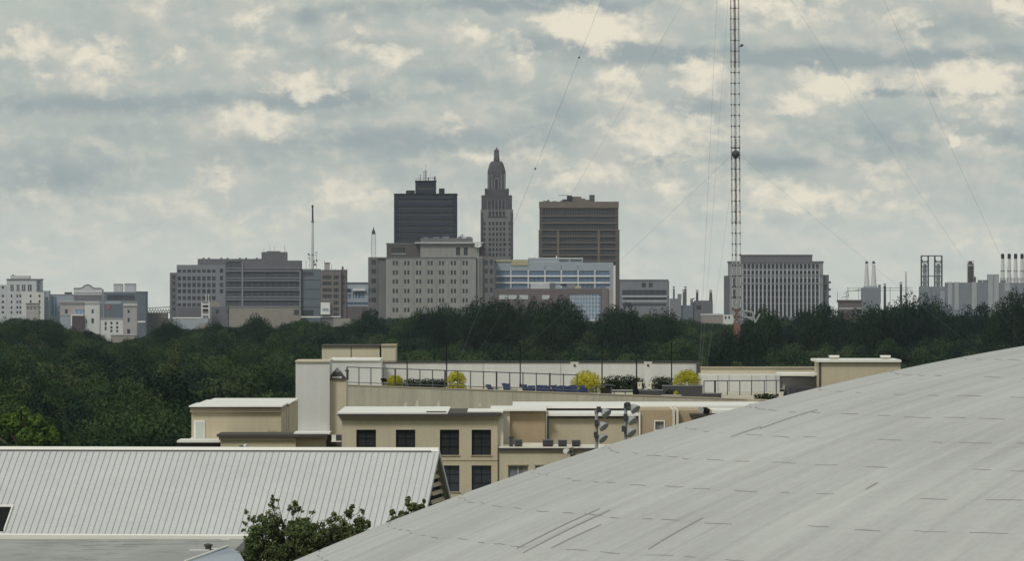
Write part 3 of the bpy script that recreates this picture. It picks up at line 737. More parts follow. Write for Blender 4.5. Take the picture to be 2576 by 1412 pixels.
for a, y, c_ in ((700, 104, 760), (745, 94, 770), (800, 106, 850), (890, 96, 950), (915, 86, 960), (1010, 58, 1112), (1112, 78, 1155), (1150, 92, 1200)): b.block('roof_plant', a, y, c_, 114, M_['brown_tower_cap'], 8, 10)
b.block('roof_plant', 958, 46, 1012, 114, M_['dark_tower'], 8, 9); b.block('roof_plant', 1200, 40, 1256, 114, M_['brown_tower_edge'], 8, 9)
mb = MB().tube(P('R7', 868, 46, b.d + 12), P('R7', 962, 44, b.d + 12), .2); mb.build('antenna', M_['steel'], b.r)
mb = MB().tube(P('R7', 642, 424, b.d), P('R7', 664, 424, b.d), .2); mb.tube(P('R7', 1512, 420, b.d), P('R7', 1532, 420, b.d), .2); mb.build('side_bracket', M_['steel'], b.r)

# --- white building with blue windows
b = Bd('R7', 4400, 820, 'office_block', 'white office building with three rows of wide blue windows', 'building', GD)
xe = [(194, 346), (362, 532), (552, 712), (730, 888), (908, 1070), (1088, 1250), (1268, 1418)]
ops = [(a, y0, c_, y1) for (y0, y1) in ((858, 906), (930, 978), (1000, 1046)) for (a, c_) in xe]
b.block('wall', 176, 768, 1456, None, M_['pale_bluegrey'], 30, 0, ops, .6, G_['blue'])
b.block('corner_strip', 1458, 800, 1480, None, M_['white_paint'], 20, -1)
for y in (908, 980): b.pane('white_ledge', 190, y + 2, 1422, y + 16, M_['white_paint'], 0, .6)
for (a, c_) in zip([x[1] for x in xe[:-1]], [x[0] for x in xe[1:]]): b.pane('mullion', a + 2, 850, c_ - 2, 1048, M_['white_wall'], 0, .5)
b.block('penthouse', 540, 728, 1128, 770, M_['pale_bluegrey'], 16, 3); b.block('penthouse_roof', 536, 718, 1132, 730, M_['white_wall'], 17, 2.6)
b.block('penthouse_panel', 360, 738, 538, 800, M_['yellow_panel'], 12, -.6, label='pale yellow panel')
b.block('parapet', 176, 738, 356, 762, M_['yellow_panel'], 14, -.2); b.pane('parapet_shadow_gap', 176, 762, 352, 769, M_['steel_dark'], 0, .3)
mb = MB(); random.seed(3); xx = 872.0
while xx < 1108:
    w = random.choice((8, 10, 12))
    if not 968 < xx < 990: mb.box(b.x(xx, 3), b.x(xx + w, 3), b.d + 2.6, b.d + 2.8, b.z(757, 3), b.z(738, 3))
    xx += w + 5
mb.build('sign_lettering', G_['pane_far'], b.r)
b.block('vent', 838, 700, 850, 722, M_['white_paint'], 1.5, 6)
for px in (718, 892, 1074): b.pane('downpipe', px, 800, px + 6, 850, M_['steel'], 0, .3)
b = Bd('R7', 4350, 780, 'brick_block', 'low red-brown building with a glazed end in front of the white office building', 'building', GD)
b.block('wall', 182, 1052, 970, None, M_['brick'], 12)
b.block('wall', 972, 1050, 1328, None, M_['brick'], 12, 0, [(985, 1112, 1318, 1400)], .5, G_['blue_pale'], 'curtain_wall')
for px in range(1018, 1318, 34): b.pane('glazing_bar', px, 1110, px + 5, 1400, M_['white_wall'], .45, .2)
for py in range(1140, 1400, 42): b.pane('glazing_bar', 985, py, 1318, py + 6, M_['white_wall'], .4, .15)
b.block('end_wall', 1330, 1046, 1400, None, M_['tan_brick'], 12, -.6); b.block('end_wall', 1402, 1040, 1456, None, M_['pink_stucco'], 10, 1)
for a, c_ in ((228, 318), (328, 416), (446, 540), (690, 770)): b.pane('shop_front', a, 1120, c_, 1165, M_['cream_stone'], 0, .3)
b.pane('ledge', 1205, 1380, 1330, 1400, M_['white_wall'], 0, .8)
b.block('roof_tent', 566, 996, 770, 1056, M_['cream_stone'], 5, 3, label='white flat tent on the brown roof')
b.block('roof_plant', 772, 990, 830, 1056, M_['greybrown'], 4, 3); b.block('roof_plant', 890, 1000, 952, 1022, M_['black_paint'], 4, 3.2); b.block('roof_plant', 835, 1008, 890, 1056, M_['pale_bluegrey'], 4, 3)
b.block('roof_plant', 952, 1005, 1046, 1056, M_['greybrown_light'], 4, 4); b.block('roof_plant', 1048, 1022, 1108, 1056, M_['yellow_panel'], 4, 3); b.block('roof_plant', 1372, 1030, 1425, 1050, M_['pink_stucco'], 4, 3)
b = Bd('Z2', 4500, 2400, 'office_block', 'low grey office block with bands of windows right of the brown tower', 'building', GD)
b.block('wall', 2216, 1146, 2600, None, M_['greybrown_light'], 24, 0, [(2235, 1222, 2585, 1262), (2240, 1282, 2585, 1302), (2235, 1330, 2585, 1350)] + [(2390, 1165, 2420, 1200), (2445, 1165, 2475, 1200)], .5, [G_['band'], G_['band'], G_['band'], G_['pane_far'], G_['pane_far']], 'ribbon_window')
b.block('parapet', 2214, 1138, 2602, 1148, M_['old_stone_dark'], 24, -.3); b.block('side_wall', 2601, 1150, 2606, None, M_['greybrown'], 24, .5)
for y in (1268, 1306): b.pane('ledge', 2230, y, 2590, y + 10, M_['cream_stone'], 0, .5)

# --- federal building with vertical fins
b = Bd('Z3', 4300, 850, 'fin_building', 'broad concrete building of close vertical fins behind the foot of the radio mast', 'building', GD)
xs = [624 + 28.2 * k for k in range(19)]
ops = grid(xs, [527], 17, 34) + grid(xs, [570], 17, 26) + grid(xs, [628], 17, 36)
ops += [(x - 8, 656, x + 8, 880) for x in xs] + grid([555], [640, 720], 24, 60)
b.block('wall', 518, 500, 1172, None, M_['fed_concrete'], 34, 0, ops, 1.2, G_['pane_far'])
for k in range(20): b.pane('fin', 605 + 28.2 * k, 552, 613 + 28.2 * k, 880, M_['cream_stone'], 0, .9)
b.pane('ledge', 600, 582, 1160, 590, M_['fed_concrete'], 0, 1.0); b.pane('ledge', 600, 640, 1160, 649, M_['fed_concrete'], 0, 1.0)
for y in (690, 735, 780): b.pane('spandrel', 612, y, 1150, y + 13, M_['fed_attic'], 1.0, .2)
b.block('parapet', 514, 490, 1176, 503, M_['fed_attic'], 35, -.4)
b.block('attic', 596, 452, 1096, 496, M_['fed_attic'], 22, 5); b.block('attic_roof', 593, 444, 1099, 454, M_['old_stone_dark'], 23, 4.6)
b.block('wing', 486, 592, 516, None, M_['fed_attic'], 24, 4); b.block('wing', 1174, 586, 1212, None, M_['fed_attic'], 24, 4, [(1185, 655, 1200, 690)], .4, G_['pane_far'])
for y in (640, 690, 738): b.block('balcony', 1213, y - 8, 1226, y + 6, M_['steel_dark'], 5, 6)
# --- small industry between the grey block and the fin building
GC = 'chimneys of the industry on the horizon'
def chimney(zm, d, x, y0, y1, r0, r1, mat, label, cap=None):
    b = Bd(zm, d, x, 'chimney', label, 'chimney', GC)
    MB().lathe((b.x(x), d, gz(d) - .3), [(r0, 0), (r0, b.z(y1) - gz(d)), (r1, b.z(y0) - gz(d) - 1.2)], 10).build('stack', M_[mat], b.r)
    MB().lathe((b.x(x), d, b.z(y0) - .9), [(r1 * 1.18, 0), (r1 * 1.18, .9)], 10).build('rim', M_[cap or 'steel_dark'], b.r)
chimney('Z3', 5000, 128, 668, 750, .85, .75, 'greybrown', 'thin dark chimney just right of the low grey office block')
chimney('Z3', 5000, 197, 690, 800, 1.0, .9, 'greybrown', 'shorter chimney of the close pair left of the radio mast')
chimney('Z3', 5010, 209, 668, 800, 1.0, .9, 'brick', 'taller chimney of the close pair left of the radio mast')
chimney('Z3', 5000, 291, 692, 775, 1.0, .95, 'dark_tower_band', 'dark chimney on the left side of the small plant with two stacks')
chimney('Z3', 4990, 386, 692, 790, 1.7, 1.05, 'brown_tower_edge', 'tapering brown chimney on the right side of the small plant with two stacks')
chimney('Z3', 5200, 1603, 648, 800, 1.1, 1.0, 'dark_tower_band', 'dark chimney just right of the twin white cones')
chimney('Z3', 5200, 1716, 637, 740, 1.0, .95, 'dark_tower_band', 'dark chimney above the tall tree right of the twin white cones')
chimney('Z3', 5300, 1751, 565, 720, .45, .4, 'greybrown', 'very thin tall chimney left of the twin frame towers')
b = Bd('Z3', 4960, 325, 'plant_block', 'small grey-brown plant building between two chimneys', 'building', GD)
b.block('wall', 262, 776, 398, None, M_['greybrown'], 16, 0, [(285, 800, 320, 830)], .4, G_['pane_far']); b.block('roof', 272, 766, 380, 778, M_['greybrown'], 12, 1)
b.block('silo', 244, 752, 262, None, M_['steel'], 5, -2); mb = MB().tube(P('Z3', 248, 765, b.d), P('Z3', 275, 748, b.d), .4); mb.build('conveyor', M_['steel_dark'], b.r)
b = Bd('Z3', 4900, 135, 'plant_block', 'low stepped grey building right of the low grey office block', 'building', GD)
b.block('wall', 100, 752, 180, None, M_['greybrown_light'], 14); b.block('upper_storey', 155, 720, 182, 756, M_['greybrown_light'], 8, 2); b.block('wing', 182, 800, 262, None, M_['bluegrey'], 12, 2)
b = Bd('Z3', 4000, 420, 'warehouse', 'low tan building at the treeline left of the mast foot', 'building', GD)
b.block('wall', 322, 868, 470, None, M_['tan_annex'], 12); b.block('roof', 318, 858, 474, 870, M_['cream_stone'], 12.5, -.3)
b.block('porch', 472, 866, 545, None, M_['white_wall'], 8, -2, grid([490, 515], [885], 12, 20), .3, G_['pane_far'])
b = Bd('Z3', 4250, 1360, 'brick_block', 'low reddish brick building between the fin building and the twin white cones', 'building', GD)
b.block('wall', 1284, 778, 1440, None, M_['brick'], 16, 0, grid([1310, 1345, 1380, 1415], [860], 14, 40), .4, G_['pane_far']); b.block('roof', 1276, 762, 1446, 780, M_['red_dark'], 17, -.4); b.pane('cornice', 1284, 815, 1440, 828, M_['pink_stucco'], 0, .5)
for px, py in ((1272, 705), (1335, 700)): b.pole('mast', px, py, px, 765, .15, M_['steel'], 6)
mb = MB()
for (xa, ya, xb, yb) in ((1318, 720, 1345, 700), (1345, 700, 1350, 740), (1345, 700, 1440, 690), (1300, 745, 1345, 735)): mb.tube(P('Z3', xa, ya, b.d + 6), P('Z3', xb, yb, b.d + 6), .2)
mb.build('crane_arm', M_['steel'], b.r)
# --- petrochemical works
b = Bd('Z3', 5300, 1508, 'cone_stacks', 'grey block carrying two slim white conical stacks', 'plant')
b.block('block', 1446, 676, 1572, None, M_['plant_grey'], 22); b.block('block_top', 1460, 664, 1550, 678, M_['pale_bluegrey'], 14, 3); b.block('side_tank', 1560, 655, 1575, 790, M_['steel'], 8, 2)
for x, o in ((1479, -3), (1522, 3)):
    MB().lathe((b.x(x + o, 8), b.d + 8, b.z(668, 8)), [(2.6, 0), (1.9, 9), (1.15, 19.5)], 12).build('stack', M_['white_wall'], b.r)
    MB().lathe((b.x(x + o, 8), b.d + 8, b.z(508, 8)), [(1.3, 0), (1.3, 1.2), (1.05, 1.2), (1.05, 2.2)], 12).build('stack_rim', M_['steel_dark'], b.r)
b = Bd('Z3', 5300, 1930, 'frame_towers', 'twin open steel frame towers joined by two beams over a grey plant', 'plant')
mb = MB()
for (xa, xb) in ((1860, 1908), (1954, 2003)):
    for x in (xa, xb):
        for dd in (0, 6): mb.tube((b.x(x), b.d + dd, b.z(690)), (b.x(x), b.d + dd, b.z(453)), .5)
    for y in (453, 490, 530, 562, 595, 640):
        mb.tube(P('Z3', xa, y, b.d), P('Z3', xb, y, b.d), .22)
    for y, y2 in ((490, 530), (530, 562), (595, 640), (640, 668)):
        mb.tube(P('Z3', xa, y, b.d), P('Z3', xb, y2, b.d), .15); mb.tube(P('Z3', xb, y, b.d), P('Z3', xa, y2, b.d), .15)
    for rr in (26, 38):
        mb.path([P('Z3', (xa + xb) / 2 - 24 * math.cos(t), 470 + rr * math.sin(t), b.d) for t in [math.pi * q / 8 for q in range(9)]], .35)
mb.tube(P('Z3', 1856, 453, b.d), P('Z3', 2006, 453, b.d), .45); mb.tube(P('Z3', 1856, 595, b.d), P('Z3', 2006, 595, b.d), .35)
mb.build('frame', M_['steel_dark'], b.r)
for x in (1884, 1978): MB().lathe((b.x(x), b.d + 3, b.z(690)), [(1.7, 0), (1.7, 22)], 10).build('vessel', M_['pale_bluegrey'], b.r)
b.block('block', 1852, 668, 2036, None, M_['plant_grey'], 20, -6); b.block('block', 1990, 700, 2034, None, M_['pale_bluegrey'], 10, -9)
b = Bd('Z3', 5320, 2204, 'process_column', 'dark red process column with a pale platform at its top', 'plant')
MB().lathe((b.x(2204), b.d + 5, gz(b.d)), [(2.9, 0), (2.9, b.z(512) - gz(b.d)), (1.7, b.z(500) - gz(b.d)), (1.6, b.z(488) - gz(b.d))], 14).build('column', M_['red_dark'], b.r)
mb = MB()
for x in (2182, 2226): mb.tube(P('Z3', x, 488, b.d), P('Z3', x, 640, b.d), .3)
mb.tube(P('Z3', 2180, 489, b.d), P('Z3', 2228, 489, b.d), .35); mb.tube(P('Z3', 2180, 520, b.d), P('Z3', 2228, 520, b.d), .3)
mb.build('platform', M_['white_wall'], b.r); mb = MB().tube(P('Z3', 2232, 600, b.d), P('Z3', 2232, 640, b.d), 1.0); mb.build('pipe', M_['steel_dark'], b.r)
b = Bd('Z3', 5250, 2270, 'plant_block', 'long pale grey works building on the far right with lighter upright panels', 'building', GD)
b.block('wall', 2036, 640, 2620, None, M_['plant_grey'], 24)
for a, c_ in ((2044, 2075), (2090, 2120), (2212, 2246), (2440, 2480)): b.pane('wall_panel', a, 636, c_, 830, M_['plant_pale'], 0, .5)
b.block('tower', 2326, 582, 2402, None, M_['plant_pale'], 14, -1); b.pane('tower_joint', 2360, 590, 2366, 790, M_['plant_grey'], -1, .2)
for px in (2255, 2290, 2420): b.block('roof_plant', px, 622, px + 30, 642, M_['steel'], 4, 5)
mb = MB()
for y in (625, 612): mb.tube(P('Z3', 2410, y, b.d + 8), P('Z3', 2620, y, b.d + 8), .3)
for k in range(9): mb.tube(P('Z3', 2412 + k * 25, 642, b.d + 8), P('Z3', 2412 + k * 25, 606, b.d + 8), .22)
mb.build('pipe_rack', M_['steel'], b.r)
for k, x in enumerate((2436, 2482, 2527, 2572)):
    bb = Bd('Z3', 5260, x, 'white_stack', 'pale slim works stack with a black top, ' + ('leftmost of the four', 'second from the left of four', 'third from the left of four', 'cut by the frame edge')[k], 'chimney', 'row of white stacks')
    MB().lathe((bb.x(x), bb.d + 14, gz(bb.d)), [(1.9, 0), (1.9, bb.z(625) - gz(bb.d)), (1.25, bb.z(470) - gz(bb.d))], 12).build('stack', M_['white_wall'], bb.r)
    MB().lathe((bb.x(x), bb.d + 14, bb.z(472)), [(1.45, 0), (1.45, 3.4), (1.1, 4.3)], 12).build('stack_top', M_['black_paint'], bb.r)
    MB().lathe((bb.x(x), bb.d + 14, bb.z(560)), [(2.0, 0), (2.0, .5)], 12).build('ring_platform', M_['steel'], bb.r)
b = Bd('Z3', 5350, 1640, 'pipe_bridge', 'thin pipe bridge on legs running between the far chimneys', 'plant')
mb = MB()
for y in (676, 694): mb.tube(P('Z3', 1340, y + 4, b.d), P('Z3', 1800, y, b.d), .2)
mb.build('pipe', M_['steel'], b.r); mb = MB()
for x in (1345, 1420, 1640, 1760): mb.tube((b.x(x), b.d, gz(b.d) - .2), (b.x(x), b.d, b.z(672)), .2)
mb.build('legs', M_['steel'], b.r)

# ------------------------------------------------------------------ guyed radio mast
DM = 1700.0
b = Bd('D', DM, 1851, 'radio_mast', 'tall guyed red and white lattice mast rising out of the frame', 'mast')
def lean(y): return 1848 + (y - 0) * (1853 - 1848) / 800.0
def mp_(y, ox=0, oy=0): return Vector((PX('D', lean(y), DM) + ox, DM + oy, PZ('D', y, DM)))
YT = -880
H_ = 1.12
tri = [(-H_, -.55), (H_, -.35), (-.12, 1.2)]
bandsY = [(774, 781, 'mast_red'), (565, 775, 'mast_white'), (350, 565, 'mast_red'), (170, 350, 'mast_white'), (-40, 170, 'mast_red'), (-250, -40, 'mast_white'), (-460, -250, 'mast_red'), (-670, -460, 'mast_white'), (YT, -670, 'mast_red')]
mt('mast_red', (0.165, 0.115, 0.105), var=0.25, scale=0.5)
mt('mast_white', (0.50, 0.51, 0.51), var=0.2, scale=0.5)
mt('mast_rung', (0.05, 0.042, 0.042), var=0.2, scale=0.5)
for (ya, yb, mk) in bandsY:
    mb = MB()
    for (ox, oy) in tri: mb.tube(mp_(yb, ox, oy), mp_(ya, ox, oy), .115)
    mb.tube(mp_(yb, .15, .1), mp_(ya, .15, .1), .14, n=5)
    step = 27.0
    y = yb
    while y > ya + 5:
        for i in range(3):
            a, c_ = tri[i], tri[(i + 1) % 3]
            mb.tube(mp_(y, *a), mp_(y - step, *c_), .03, n=4)
        y -= step
    mb.build('mast_section', M_[mk], b.r)
mb = MB()
y = 776.0
while y > YT:
    for i in range(3): mb.tube(mp_(y, *tri[i]), mp_(y, *tri[(i + 1) % 3]), .07, n=4)
    for (ox, oy) in tri: mb.tube(mp_(y + 2.2, ox, oy), mp_(y - 2.2, ox, oy), .165, n=6)
    y -= 27.0
mb.build('rungs', M_['mast_rung'], b.r)
MB().ball(tuple(mp_(388, 0, -1.0)), 1.12, 16, 10).build('ball_drum', M_['steel_dark'], b.r)
mb = MB().tube(mp_(372, -1.3, -.5), mp_(372, 1.3, -.5), .16); mb.build('collar', M_['steel_dark'], b.r)
mb = MB().tube(mp_(118, 1.1, -.3), mp_(113, 2.0, -.5), .12); mb.tube(mp_(115, 1.6, -.5), mp_(112, 2.3, -.5), .38, .3, 8); mb.build('side_antenna', M_['steel_dark'], b.r)
mb = MB().box(PX('D', 1846, DM), PX('D', 1862, DM), DM - .9, DM + 1.2, gz(DM) - .2, PZ('D', 812, DM))
for (ya, yb) in ((812, 796), (796, 779)):
    for dy in (-.9, 1.2):
        for (xa, xb) in ((1846, 1861), (1861, 1846)): mb.tube((PX('D', xa, DM), DM + dy, PZ('D', ya, DM)), (PX('D', xb, DM), DM + dy, PZ('D', yb, DM)), .2)
        mb.tube((PX('D', 1845, DM), DM + dy, PZ('D', yb, DM)), (PX('D', 1862, DM), DM + dy, PZ('D', yb, DM)), .3)
mb.build('base_pier', M_['orange_paint'], b.r)
mb = MB()
for (xa, ya, xb, yb) in ((1866, 782, 1893, 786), (1893, 786, 1900, 812), (1900, 812, 1912, 790), (1868, 784, 1880, 800), (1880, 800, 1895, 806), (1870, 798, 1898, 800)): mb.tube(P('D', xa, ya, DM - 1), P('D', xb, yb, DM - 1), .26)
mb.build('tuning_frame', M_['galvanised'], b.r)
MB().lathe(tuple(mp_(781, 0, 0)), [(.8, -.2), (.8, 1), (.25, 1), (.25, 1.6)], 8).build('base_insulator', M_['plant_pale'], b.r)
# guys: three directions, three levels, sagging a little
def guy(ya, ax, ay, az, beads=(), rad=.03):
    a = mp_(ya); e = Vector((ax, ay, az))
    pts = [a.lerp(e, t) - Vector((0, 0, 2.0 * 4 * t * (1 - t) * (e - a).length / 260)) for t in [q / 16 for q in range(17)]]
    w = MB().path(pts, rad, n=4).build('guy_wire', M_['wire'], b.r)
    for t in beads:
        i = min(15, int(t * 16)); p = pts[i].lerp(pts[i + 1], t * 16 - i)
        MB().ball(tuple(p), .28, 8, 6).build('insulator', M_['insulator'], w)
for ya, bl, br, bf in ((-858, (.50, .645, .745), (), ()), (-222, (), (), ()), (380, (), (), ())):
    e = PZ('D', 985, DM)
    guy(ya, PX('D', 1075, DM), DM + 42, gz(DM) + .3, bl, .042 if bl else .024)
    guy(ya, PX('D', 2765, DM), DM + 48, gz(DM) + .3, (), .030 if bl else .021)
    guy(ya, PX('D', 1750, DM - 105), DM - 105, gz(DM - 105) + .3, (), .036 if bl else .024)
# ------------------------------------------------------------------ roof terrace complex in the middle distance
GB = 'beige campus blocks'
# left beige block
b = Bd('Z4', 475, 540, 'beige_block', 'beige stucco block with a white roof edge and a tall pale door', 'building', GB)
b.block('wall', 208, 638, 885, None, M_['beige_stucco'], 11.8)
b.block('cornice', 198, 606, 888, 640, M_['beige_stucco_trim'], 12, -.35); b.block('cornice', 193, 600, 890, 608, M_['dark_trim'], 12.1, -.5)
b.block('roof_edge', 188, 591, 893, 601, M_['flashing'], 12.2, -.7)
b.block('wall', 300, 584, 944, None, M_['beige_stucco'], 12.8, 12); b.block('cornice', 290, 579, 948, 590, M_['beige_stucco_trim'], 13, 11.8); b.block('roof_edge', 262, 569, 952, 580, M_['flashing'], 13, 11.7)
b.block('wall', 360, 560, 986, None, M_['beige_stucco'], 8, 25); b.block('roof_edge', 345, 547, 994, 560, M_['flashing'], 8, 24.8)
for x in (888, 930): b.pane('downpipe', x, 600, x + 8, 830, M_['flashing'] if x > 900 else M_['dark_trim'], 11, .3)
b.pane('door_frame', 226, 700, 308, 858, M_['flashing'], 0, .12); b.pane('door', 240, 712, 296, 846, M_['pale_green'], -.12, .05)
for x in (785, 815, 838): b.pane('wall_stain', x, 775 + (x % 7), x + 20, 792, M_['beige_stucco_trim'], 0, .05)
b.block('ledge', 98, 854, 425, 869, M_['flashing'], 6, -6); b.block('ledge_wall', 108, 869, 424, None, M_['dark_trim'], 6, -5.6)
b.pane('ledge_cap', 205, 832, 232, 854, M_['flashing'], -.2, .5)
b = Bd('Z4', 464, 820, 'beige_block', 'low beige block with a dark cornice behind the ridge of the white metal roof', 'building', GB)
b.block('wall', 428, 850, 995, None, M_['beige_stucco'], 7); b.block('wall', 996, 852, 1218, None, M_['beige_stucco'], 7, .8)
b.block('cornice', 415, 826, 998, 852, M_['beige_stucco_trim'], 7.2, -.25); b.block('cornice', 999, 826, 1224, 853, M_['beige_stucco_trim'], 7.2, .45)
b.block('cornice_edge', 398, 808, 1230, 827, M_['dark_trim'], 7.6, -.5); b.block('roof', 980, 794, 1252, 807, M_['flashing'], 5, 1)
b.block('recess', 1226, 816, 1340, None, M_['dark_trim'], 3, 3)
b = Bd('Z4', 462, 1300, 'air_conditioner', 'white and grey wall air conditioner in the dark recess beside the windowed beige block', 'air conditioner')
b.block('case', 1266, 812, 1298, 856, M_['white_paint'], .8, 1.2); b.block('coil', 1299, 814, 1334, 856, M_['ac_unit'], .7, 1.3); b.block('shelf', 1262, 857, 1338, 864, M_['flashing'], 1.2, 1.0)
fl = Bd('Z4', 460, 600, 'floodlight', 'small floodlight poking above the ridge of the white metal roof', 'floodlight')
mb = MB().tube(P('Z4', 588, 906, 460), P('Z4', 605, 893, 460), .12); mb.tube(P('Z4', 570, 908, 460), P('Z4', 590, 905, 460), .16); mb.build('bracket', M_['dark_trim'], fl.r)
mb = MB().tube(P('Z4', 608, 893, 459.8), P('Z4', 628, 899, 459.6), .12, .22, 10); mb.build('lamp_head', M_['flashing'], fl.r)
mb = MB().box(PX('Z4', 580, 460), PX('Z4', 590, 460), 460, 460.3, gz(460) - .3, PZ('Z4', 905, 460)); mb.build('post', M_['dark_trim'], fl.r)
# windowed beige block
b = Bd('Z4', 458, 1900, 'beige_block', 'beige block with dark square windows under a heavy dark cornice', 'building', GB)
ops = [(1452, 772, 1600, 960), (1750, 772, 1897, 960), (2082, 772, 2228, 964), (2322, 772, 2469, 964), (2082, 1042, 2230, 1240), (2322, 1042, 2470, 1240)]
sc_ = [G_['screen']] * 4 + [G_['screen_blue']] * 2
b.block('wall', 1342, 698, 2518, None, M_['beige_stucco'], 18, 0, ops, .35, sc_)
for (a, y0, c_, y1) in ops:
    b.pane('window_grille', (a + c_) / 2 - 1.5, y0, (a + c_) / 2 + 1.5, y1, M_['black_paint'], .35, .06)
    for q in (1, 2): b.pane('window_grille', a, y0 + (y1 - y0) * q / 3 - 1.2, c_, y0 + (y1 - y0) * q / 3 + 1.2, M_['black_paint'], .33, .04)
    b.pane('sill', a - 6, y1, c_ + 6, y1 + 7, M_['beige_stucco_trim'], 0, .10)
b.block('cornice', 1332, 684, 2528, 700, M_['beige_stucco_trim'], 18.4, -.2); b.block('cornice', 1322, 668, 2538, 685, M_['beige_stucco_trim'], 18.8, -.45); b.block('cornice', 1310, 652, 2548, 669, M_['dark_trim'], 19.2, -.7)
b.block('roof', 1308, 642, 2142, 653, M_['flashing'], 22, -.6); b.block('roof', 2143, 646, 2540, 653, M_['dark_trim'], 3, -.6); b.block('roof', 2290, 632, 2560, 643, M_['flashing'], 10, 3)
b.block('roof_step', 1980, 634, 2130, 644, M_['dark_trim'], 1.0, -.4)
b.pane('string_course', 1344, 1000, 2516, 1006, M_['beige_stucco_trim'], 0, .05)
b.block('corner_pilaster', 2519, 700, 2560, None, M_['warm_white'], 4, .5)
# stair tower and penthouse
b = Bd('Z4', 512, 1120, 'stair_tower', 'plain pale grey stair tower rising beside the roof terrace', 'tower', GB)
b.block('wall', 994, 258, 1250, None, M_['stair_tower'], 8); b.block('coping', 990, 249, 1254, 260, M_['penthouse'], 8.4, -.2)
b.block('side_wall', 1251, 392, 1376, None, M_['penthouse'], 6, 1.0); b.block('side_cap', 1250, 384, 1378, 394, M_['dark_trim'], 6.2, .8)
b.block('foot_flashing', 982, 790, 1250, 800, M_['flashing'], 2, -1.5)
b = Bd('Z4', 511, 1310, 'roof_vent', 'dark mushroom vent standing on the beige wall beside the stair tower', 'roof vent')
cz = b.z(386, 4); c0 = (b.x(1308, 4), 515, cz)
MB().lathe(c0, [(.62, 0), (.68, .10), (.68, .16), (.50, .36), (.44, .46)], 18).build('curb', M_['dark_trim'], b.r)
MB().lathe(c0, [(.34, .46), (.40, .50), (.40, .56), (.20, .74), (.10, .82), (.09, .92)], 18).build('hood', M_['steel'], b.r)
mb = MB().tube((c0[0] + .66, 515, cz + .68), (c0[0] + 1.0, 515, cz + .68), .07); mb.tube((c0[0] + .9, 515, cz - .1), (c0[0] + .9, 515, cz + .72), .06); mb.build('bracket', M_['dark_trim'], b.r)
mb = MB().tube((c0[0] - .4, 514.3, cz + .10), (c0[0] + .4, 514.3, cz + .10), .07); mb.build('curb_flashing', M_['flashing'], b.r)
b = Bd('Z4', 584, 1440, 'penthouse', 'beige rooftop penthouse in two boxes above the stair tower', 'building', GB)
b.block('wall', 1192, 146, 1628, None, M_['penthouse'], 8); b.block('coping', 1186, 132, 1630, 147, M_['dark_trim'], 8.4, -.2)
b.block('wall', 1641, 136, 1748, None, M_['penthouse'], 8, -1.2); b.block('coping', 1637, 130, 1752, 138, M_['beige_stucco_trim'], 8.4, -1.4)
b.pane('wall_joint', 1410, 147, 1416, 240, M_['dark_trim'], 0, .03); b.block('gap', 1629, 150, 1640, None, M_['black_paint'], 5, 1)
b.block('lower_wall', 1251, 250, 1640, None, M_['stair_tower'], 6, -16); b.block('roof_edge', 1251, 238, 1632, 251, M_['flashing'], 12, -16.2)
mb = MB()
for px in (1285, 1440): mb.ball((b.x(px, -12), 572, b.z(240, -12)), .26, 10, 6, .7)
mb.build('roof_dome', M_['flashing'], b.r)
# terrace: oblique concrete wall in front, long white wall behind
TA, TB = Vector((PX('Z4', 1378, 562), 562.0, 34.38)), Vector((PX('Z5', 2060, 490), 490.0, 34.38))
tdir = (TB - TA).normalized()
tin = Vector((-tdir.y, tdir.x, 0)); tin = tin if tin.y > 0 else -tin
def on_wall(xd, back=0.0):      # the point of the terrace edge seen in column xd of the 2576 px view
    lo, hi = -0.3, 1.3
    for _ in range(50):
        m = (lo + hi) / 2
        p = TA.lerp(TB, m) + tin * back
        if 1288 + p.x / p.y * F < xd: lo = m
        else: hi = m
    return TA.lerp(TB, lo) + tin * back
tr = thing('roof_terrace', (TA.x, TA.y, gz(540)), 'long stained concrete wall carrying the planted roof terrace', 'terrace')
def slab(a, c_, z0, z1, th, part, mat, parent, **kw):
    o = tin * th
    return MB().hexa([(a.x, a.y, z0), (c_.x, c_.y, z0), (c_.x + o.x, c_.y + o.y, z0), (a.x + o.x, a.y + o.y, z0),
                      (a.x, a.y, z1), (c_.x, c_.y, z1), (c_.x + o.x, c_.y + o.y, z1), (a.x + o.x, a.y + o.y, z1)]).build(part, mat, parent, **kw)
slab(TA, TB, gz(540) - .5, 34.30, .5, 'wall', M_['terrace_concrete'], tr)
slab(TA - tin * .06, TB - tin * .06, 34.30, 34.38, .62, 'coping', M_['beige_stucco_trim'], tr)
for t in (.12, .27, .42, .57, .72, .87):
    p = TA.lerp(TB, t); slab(p - tin * .012, p - tin * .012 + tdir * .06, 20, 34.29, .01, 'wall_joint', M_['beige_stucco_trim'], tr)
fl_ = [TA + tin * .52, TB + tin * .52, Vector((26, 580, 0)), Vector((TA.x - 1, 580, 0))]
MB().hexa([(p.x, p.y, 33.7) for p in fl_] + [(p.x, p.y, 34.0) for p in fl_]).build('floor', M_['terrace_concrete'], tr)
random.seed(11)
mb = MB()
for k in (0, 1, 3, 6):           # pale peeling patches on the concrete
    t = .14 + .03 * k + random.random() * .02
    p = TA.lerp(TB, t) - tin * .012; h = random.uniform(.3, 1.1); z0 = 33.1 - random.random() * .9
    mb.add([(p.x, p.y, z0), (p.x + tdir.x * .8, p.y + tdir.y * .8, z0 + .1), (p.x + tdir.x * .6, p.y + tdir.y * .6, z0 + h), (p.x + tdir.x * .2, p.y + tdir.y * .2, z0 + h * .8)], [(0, 1, 2, 3)])
mb.build('peeled_patch', M_['warm_white'], tr)
b = Bd('D', 576, 1360, 'terrace_wall', 'long white panelled wall at the back of the roof terrace', 'wall')
